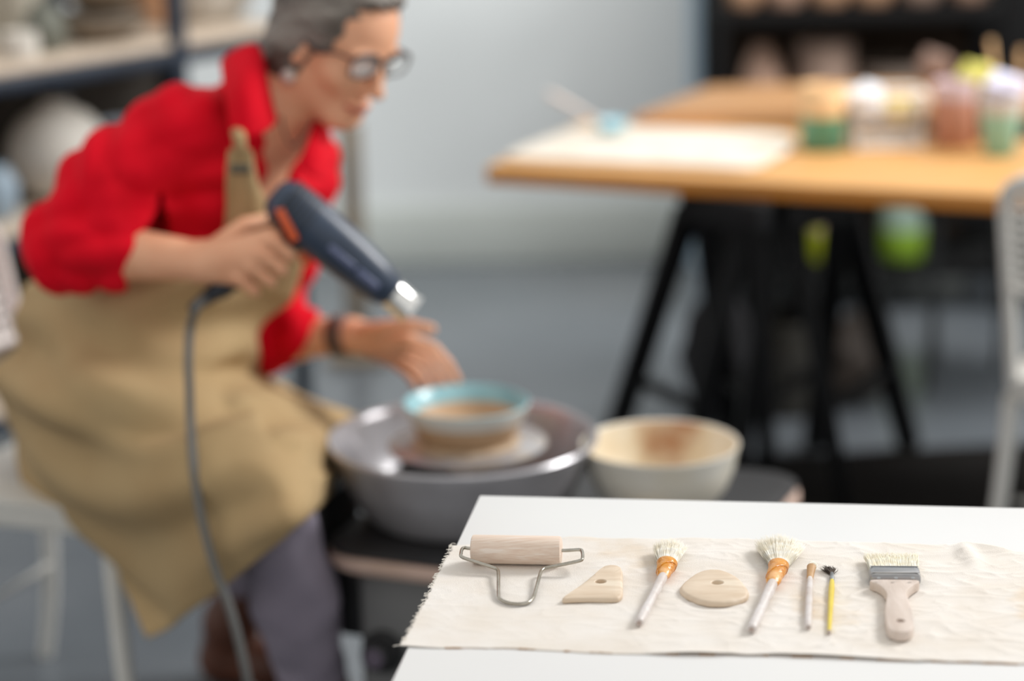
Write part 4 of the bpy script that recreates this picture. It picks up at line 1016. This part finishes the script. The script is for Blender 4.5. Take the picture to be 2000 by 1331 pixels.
for ring in gl:
    c = sum(ring, Vector()) / len(ring); lm = MB(); nrm = Vector(Fh) * .0008
    lm.rings([[p.lerp(c, .04) - nrm for p in ring], [p.lerp(c, .04) + nrm for p in ring]]); lm.obj('lens', m_lens, gls)
m_ear = mat('pearl_earring', (206, 192, 184), .25)
c = HP(.080, .000, -.058); MB().lathe([(.012 * math.sin(a), -.011 * math.cos(a)) for a in [math.radians(d) for d in range(0, 181, 15)]], c, (0, 0, 1), 20).obj('earring', m_ear, pers)

# ---- shirt
sh_f = Field((-1.12, 3.35, .55), (-.20, 4.2, 1.42), .0055)
tl = shL - shR; tl /= np.linalg.norm(tl); ax_ = nek - wai; ax_ /= np.linalg.norm(ax_); fr_ = np.cross(ax_, tl); fr_ /= np.linalg.norm(fr_); ax_ = np.cross(tl, fr_)
if fr_[0] < 0: fr_ = -fr_
TR = np.array([tl, fr_, ax_])
mid_ = (shR + shL) / 2
sh_f.ell(mid_ - ax_ * .07 - fr_ * .005, (.195, .112, .17), TR, .02)
sh_f.cap(mid_ - tl * .06 - ax_ * .05, mid_ + tl * .06 - ax_ * .05, .10, .10, .04)
sh_f.cap(shR, mid_ + ax_ * .01, .066, .072, .04); sh_f.cap(shL, mid_ + ax_ * .01, .062, .070, .04)
sh_f.cap(mid_ + ax_ * .0, nek + ax_ * .01, .080, .070, .03)
for s in (-1, 1): sh_f.ell(mid_ - ax_ * .13 + fr_ * .075 + tl * (s * .075), (.066, .058, .066), TR, .04)
sh_f.cap(mid_ - ax_ * .12, wai, .132, .128, .06); sh_f.cap(wai, pel, .128, .130, .06)
sh_f.chain([shR, shR * .5 + elR * .5 + A_((-.012, -.004, .012)), elR + A_((0, 0, 0))], [.070, .072, .066], .03)
cuffR = A_(W(238, 492, 3.555)); sh_f.cap(elR, cuffR, .065, .054, .02)
sh_f.cap(A_(W(190, 470, 3.57)), A_(W(235, 484, 3.56)), .058, .054, .02)
sh_f.cap(A_(W(365, 330, 3.71)), A_(W(330, 500, 3.745)), .085, .085, .05)
sh_f.chain([shL, shL * .5 + elL * .5, elL], [.062, .064, .060], .03)
cuffL = A_(W(590, 652, 3.905)); sh_f.cap(elL, cuffL, .060, .050, .02)
sh_f.half(cuffR + A_((.022, 0, -.002)), A_((.80, 0, -.35)) / .873, .004, (-.80, 3.35, .72), (-.53, 3.70, 1.02))
sh_f.half(cuffL + A_((.012, 0, 0)), A_((.86, 0, -.50)), .004, (-.60, 3.75, .60), (-.20, 4.05, .90))
# open neck and the V of the collar
sh_f.cap(nek + ax_ * .00 + fr_ * .02, HP(0, 0, -.04), .058, .064, .008, 'sub')
sh_f.cap(nek + fr_ * .075 + ax_ * .02, mid_ - ax_ * .12 + fr_ * .135, .050, .012, .008, 'sub')
def wr(x, y, z):
    a = 22 * x + 30 * z; b = 19 * z - 25 * x + 9 * y
    f = .0034 * (1 - np.abs(np.sin(a * 1.1 + 1.7 * np.sin(b * .7) + 3 * y)) * 2) + .0020 * (1 - 2 * np.abs(np.sin(b * 1.6 + 1.3 * np.sin(a * .9)))) + .0006 * np.sin(a * 3.1 + 2 * np.sin(b * 2)) + .001
    e = np.exp(-((x - elR[0]) ** 2 + (z - elR[2]) ** 2 + (y - elR[1]) ** 2) / .018)
    return f * (1 + .8 * e)
sh_f.noise(wr)
V, Fc = sh_f.mesh(); shirt = np_mesh('shirt', V, Fc, m_shirt, pers)
# collar flaps, placket
def sheet(rows, name, mtl, parent, th=.004, per=10, disp=None):
    R_ = [spline(r, per) for r in rows]; cols = list(zip(*R_)); C_ = [spline(list(c), per) for c in cols]; P = [list(r) for r in zip(*C_)]
    if disp:
        n = len(P); m = len(P[0]); Q = []
        for i in range(n):
            rr = []
            for j in range(m):
                a = P[min(i + 1, n - 1)][j] - P[max(i - 1, 0)][j]; b = P[i][min(j + 1, m - 1)] - P[i][max(j - 1, 0)]
                nn = a.cross(b); nn = nn.normalized() if nn.length > 1e-9 else Vector((0, -1, 0))
                if nn.y > 0: nn = -nn
                rr.append(P[i][j] + nn * disp(i / (n - 1), j / (m - 1), P[i][j]))
            Q.append(rr)
        P = Q
    return MB().grid(P).obj(name, mtl, parent, solid=th, sharp=180)
def WW(l): return [W(*p) for p in l]
sheet([WW([(432, 122, 3.72), (455, 100, 3.69), (500, 88, 3.70), (520, 130, 3.74)]),
       WW([(440, 185, 3.63), (470, 175, 3.595), (508, 160, 3.62), (527, 180, 3.68)]),
       WW([(452, 262, 3.585), (480, 272, 3.570), (520, 256, 3.59), (540, 235, 3.64)])], 'collar_flap', m_shirt, shirt, .004, 6)
sheet([WW([(612, 238, 3.72), (626, 232, 3.74), (640, 240, 3.80)]), WW([(600, 280, 3.66), (625, 290, 3.67), (648, 300, 3.73)]), WW([(585, 325, 3.64), (615, 345, 3.64), (645, 350, 3.69)])], 'collar_flap', m_shirt, shirt, .004, 6)
m_chain = mat('thin_dark_cord', (92, 70, 60), .6)
MB().tube(spline([A_(W(548, 225, 3.70)), A_(W(556, 262, 3.665)), A_(W(572, 285, 3.655)), A_(W(596, 262, 3.67)), A_(W(612, 235, 3.70))], 5), .0018, 8).obj('necklace', m_chain, pers)

# ---- leggings and boots
lg = Field((-1.10, 3.3, .06), (-.15, 4.25, .80), .006)
lg.ell(pel + A_((.03, .02, -.04)), (.12, .15, .12), None, .03)
for hp, kn, an in ((hpR, knR, anR), (hpL, knL, anL)):
    lg.cap(hp, kn, .070, .057, .03); mid = kn * .60 + an * .40; lg.cap(kn, mid, .057, .066, .03); lg.cap(mid, an, .066, .045, .02)
lg.cap(hpR, hpL, .08, .08, .05)
lg.noise(lambda x, y, z: .0025 * np.sin(60 * z + 20 * x + 2 * np.sin(40 * y)) + .002 * np.sin(38 * x - 70 * z))
V, Fc = lg.mesh(); np_mesh('leggings', V, Fc, m_leg, pers)
bt = Field((-.75, 3.3, 0), (.0, 4.25, .36), .005)
for an, up, tip in ((anR, (anR * .8 + knR * .2), anR + A_((.145, -.085, -.058))), (anL, anL * .62 + knL * .38, anL + A_((.150, -.03, -.045)))):
    bt.cap(an, up, .048, .056, .01); t_ = A_((tip[0], tip[1], .035)); he_ = A_((an[0] - .02, an[1] + .01, .042))
    bt.cap(he_, an, .040, .046, .02); bt.cap(he_, (he_ + t_) / 2, .040, .042, .02); bt.cap((he_ + t_) / 2, t_, .042, .032, .02)
bt.half((0, 0, .004), (0, 0, -1), .002)
V, Fc = bt.mesh()
low = V[:, 1] > 3.82
fm = low[Fc[:, 0]]
for sel in (fm, ~fm):
    f = Fc[sel]; u, inv = np.unique(f, return_inverse=True); np_mesh('boot', V[u], inv.reshape(-1, 4), m_boot, pers)

# ---- apron
rows = [
 [(70, 548, 3.84), (120, 535, 3.72), (190, 530, 3.665), (310, 528, 3.645), (430, 548, 3.68), (520, 565, 3.75), (572, 585, 3.84)],
 [(34, 612, 3.85), (90, 612, 3.70), (170, 622, 3.625), (290, 640, 3.60), (400, 648, 3.64), (470, 655, 3.73), (498, 662, 3.84)],
 [(8, 705, 3.85), (60, 712, 3.68), (150, 724, 3.58), (280, 742, 3.55), (395, 742, 3.60), (455, 735, 3.74), (556, 757, 3.99)],
 [(2, 800, 3.85), (60, 808, 3.66), (150, 822, 3.54), (285, 835, 3.48), (430, 815, 3.50), (560, 795, 3.68), (694, 812, 4.02)],
 [(24, 886, 3.86), (75, 894, 3.68), (165, 910, 3.56), (290, 915, 3.455), (430, 900, 3.40), (572, 868, 3.47), (690, 850, 4.00)],
 [(142, 1030, 3.76), (180, 1036, 3.66), (245, 1042, 3.55), (335, 1040, 3.45), (455, 1010, 3.36), (594, 955, 3.365), (684, 890, 3.96)],
 [(300, 1244, 3.56), (325, 1228, 3.53), (360, 1203, 3.49), (425, 1157, 3.43), (500, 1095, 3.35), (592, 1018, 3.35), (674, 930, 3.93)]]
def ap(i, j, p):
    w1 = math.sin(math.pi * min(1, i * 1.1)) 
    f = .016 * math.sin(19 * i + 3.2 * j - 1.2 * math.sin(5 * j)) * (.35 + .65 * math.sin(math.pi * min(1, i)) ** .5) * (1 - .35 * j)
    f += .007 * math.sin(33 * i - 7 * j + 2 * math.sin(7 * j + 3 * i)) + .003 * math.sin(15 * j + 8 * i)
    return f * min(1, 6 * i + .3) * (1 - .7 * j ** 3)
apr = sheet([WW(r) for r in rows], 'apron', m_apron, pers, .003, 12, ap)
bib = [[(448, 292, 3.570), (468, 288, 3.565), (490, 292, 3.570)],
       [(444, 350, 3.575), (474, 348, 3.565), (503, 356, 3.575)],
       [(440, 410, 3.590), (486, 405, 3.575), (535, 410, 3.60)],
       [(432, 460, 3.605), (500, 450, 3.585), (580, 450, 3.66)],
       [(405, 515, 3.635), (500, 510, 3.62), (590, 510, 3.74)],
       [(390, 560, 3.665), (490, 570, 3.69), (574, 588, 3.835)]]
sheet([WW(r) for r in bib], 'apron_bib', m_apron, apr, .003, 8, lambda i, j, p: .004 * math.sin(9 * i + 8 * j))
MB().tube(spline(WW([(470, 292, 3.562), (468, 276, 3.556), (468, 268, 3.560), (462, 255, 3.60)]), 5), [.010] * 16, 10).obj('apron_strap', m_apron, apr)
m_bk = mat('dull_buckle', (96, 92, 80), .4, metal=.5)
MB().box(W(469, 330, 3.553), (.030, .006, .014), bev=.002).obj('strap_buckle', m_bk, apr)
# ---- wrist band
wb1, wb2 = A_(W(655, 655, 3.877)), A_(W(676, 655, 3.867)); d = wb2 - wb1; L = float(np.linalg.norm(d))
m_band = mat('dark_bracelet', (104, 74, 62), .5, c2=(84, 70, 66), scale=60)
MB().lathe([(.030, -.004), (.0345, 0), (.0345, L + .004), (.030, L + .008)], wb1, d, 32, cap0=False, cap1=False).obj('bracelet', m_band, pers)

# ------------------------------------------------------------------ heat gun
m_gun = mat('slate_blue_plastic', (52, 66, 86), .35, c2=(44, 56, 74), scale=9)
m_gund = mat('dark_gun_plastic', (34, 40, 50), .5); m_or = mat('orange_plastic', (222, 96, 50), .45); m_chr = mat('polished_steel', (232, 232, 230), .12, metal=1.0)
g0 = A_(W(546, 384, 3.50)); g1 = A_(W(792, 596, 3.50)); gd = (g1 - g0); GL = float(np.linalg.norm(gd)); gdv = Vector(gd / GL)
gup = Vector((0, -1, 0))
gc = g0 * .5 + g1 * .5
gun = thing('heat_gun', tuple(gc), 'slate blue heat gun with polished nozzle and grey cord in the woman\'s right hand', 'heat gun')
MB().lathe([(0, -.012), (.018, -.011), (.028, -.004), (.034, .006), (.0375, .025), (.039, .060), (.0385, .110), (.037, .145), (.034, .180), (.028, .210), (.0235, GL - .030), (.021, GL - .028), (0, GL - .028)], g0, gdv, 44, sx=1.0, sy=1.0).obj('gun_barrel', m_gun, gun)
gu, gv, _ = frame(gdv); mb = MB()
for k in range(6):
    t = .008 + k * .009; mb.lathe([(.0375, t), (.0395, t + .001), (.0395, t + .0035), (.0375, t + .0045)], g0, gdv, 40, cap0=False, cap1=False)
mb.obj('vent_rings', m_gund, gun)
mb = MB()
for (t, s, a) in ((.10, -.010, .05), (.155, .004, .04)):
    p = Vector(g0) + gdv * (t + a / 2) + Vector((0, -.0365, 0)) + gu * s * 0; mb.box(p, (.010, .008, a), Matrix((Vector((0, 1, 0)).cross(gdv), Vector((0, 1, 0)), gdv)).transposed(), .002)
m_hilite = mat('pale_violet_highlight', (96, 104, 136), .3); mb.obj('side_highlight', m_hilite, gun)  # violet bars paint soft highlights onto the barrel side
MB().lathe([(.0215, GL - .028), (.0235, GL - .026), (.0225, GL + .006), (.0240, GL + .012), (.0185, GL + .012), (.017, GL - .01), (0, GL - .012)], g0, gdv, 40).obj('nozzle', m_chr, gun)
hA, hB = Vector(W(592, 452, 3.503)), Vector(W(420, 570, 3.506)); hd = hB - hA
MB().lathe([(.026, 0), (.0225, .03), (.0185, .06), (.0185, .10), (.020, hd.length - .01), (.017, hd.length), (.010, hd.length + .004)], hA, hd, 28, sx=1.1, sy=.85).obj('grip', m_gund, gun)
tp = Vector(W(556, 440, 3.468)); bar(W(545, 405, 3.470), W(578, 470, 3.470), .020, .014, 'orange_panel', m_or, gun)
bar(W(588, 492, 3.494), W(604, 520, 3.494), .012, .014, 'trigger', m_or, gun)
m_cord = mat('grey_rubber_cord', (104, 104, 102), .5)
MB().lathe([(.0125, 0), (.011, .02), (.008, .045), (.0058, .05)], hB, Vector(W(382, 598, 3.48)) - hB, 20).obj('cord_sleeve', m_gund, gun)
cp = [(405, 580, 3.495), (385, 600, 3.47), (372, 640, 3.50), (368, 700, 3.475), (370, 760, 3.46), (372, 820, 3.445), (377, 900, 3.40), (385, 960, 3.385), (398, 1030, 3.370), (420, 1110, 3.355), (446, 1180, 3.345), (466, 1250, 3.34), (484, 1331, 3.34), (500, 1420, 3.36)]
pts = WW(cp); e_ = pts[-1]; pts.append(Vector((e_.x + .06, e_.y + .02, .006))) if e_.z > .03 else None
pts.append(Vector((e_.x + .20, e_.y - .10, .006))); pts.append(Vector((e_.x + .5, e_.y - .3, .006)))
MB().tube([Vector((p.x, p.y, max(p.z, .007))) for p in spline(pts, 7)], .0066, 10).obj('power_cord', m_cord, gun)
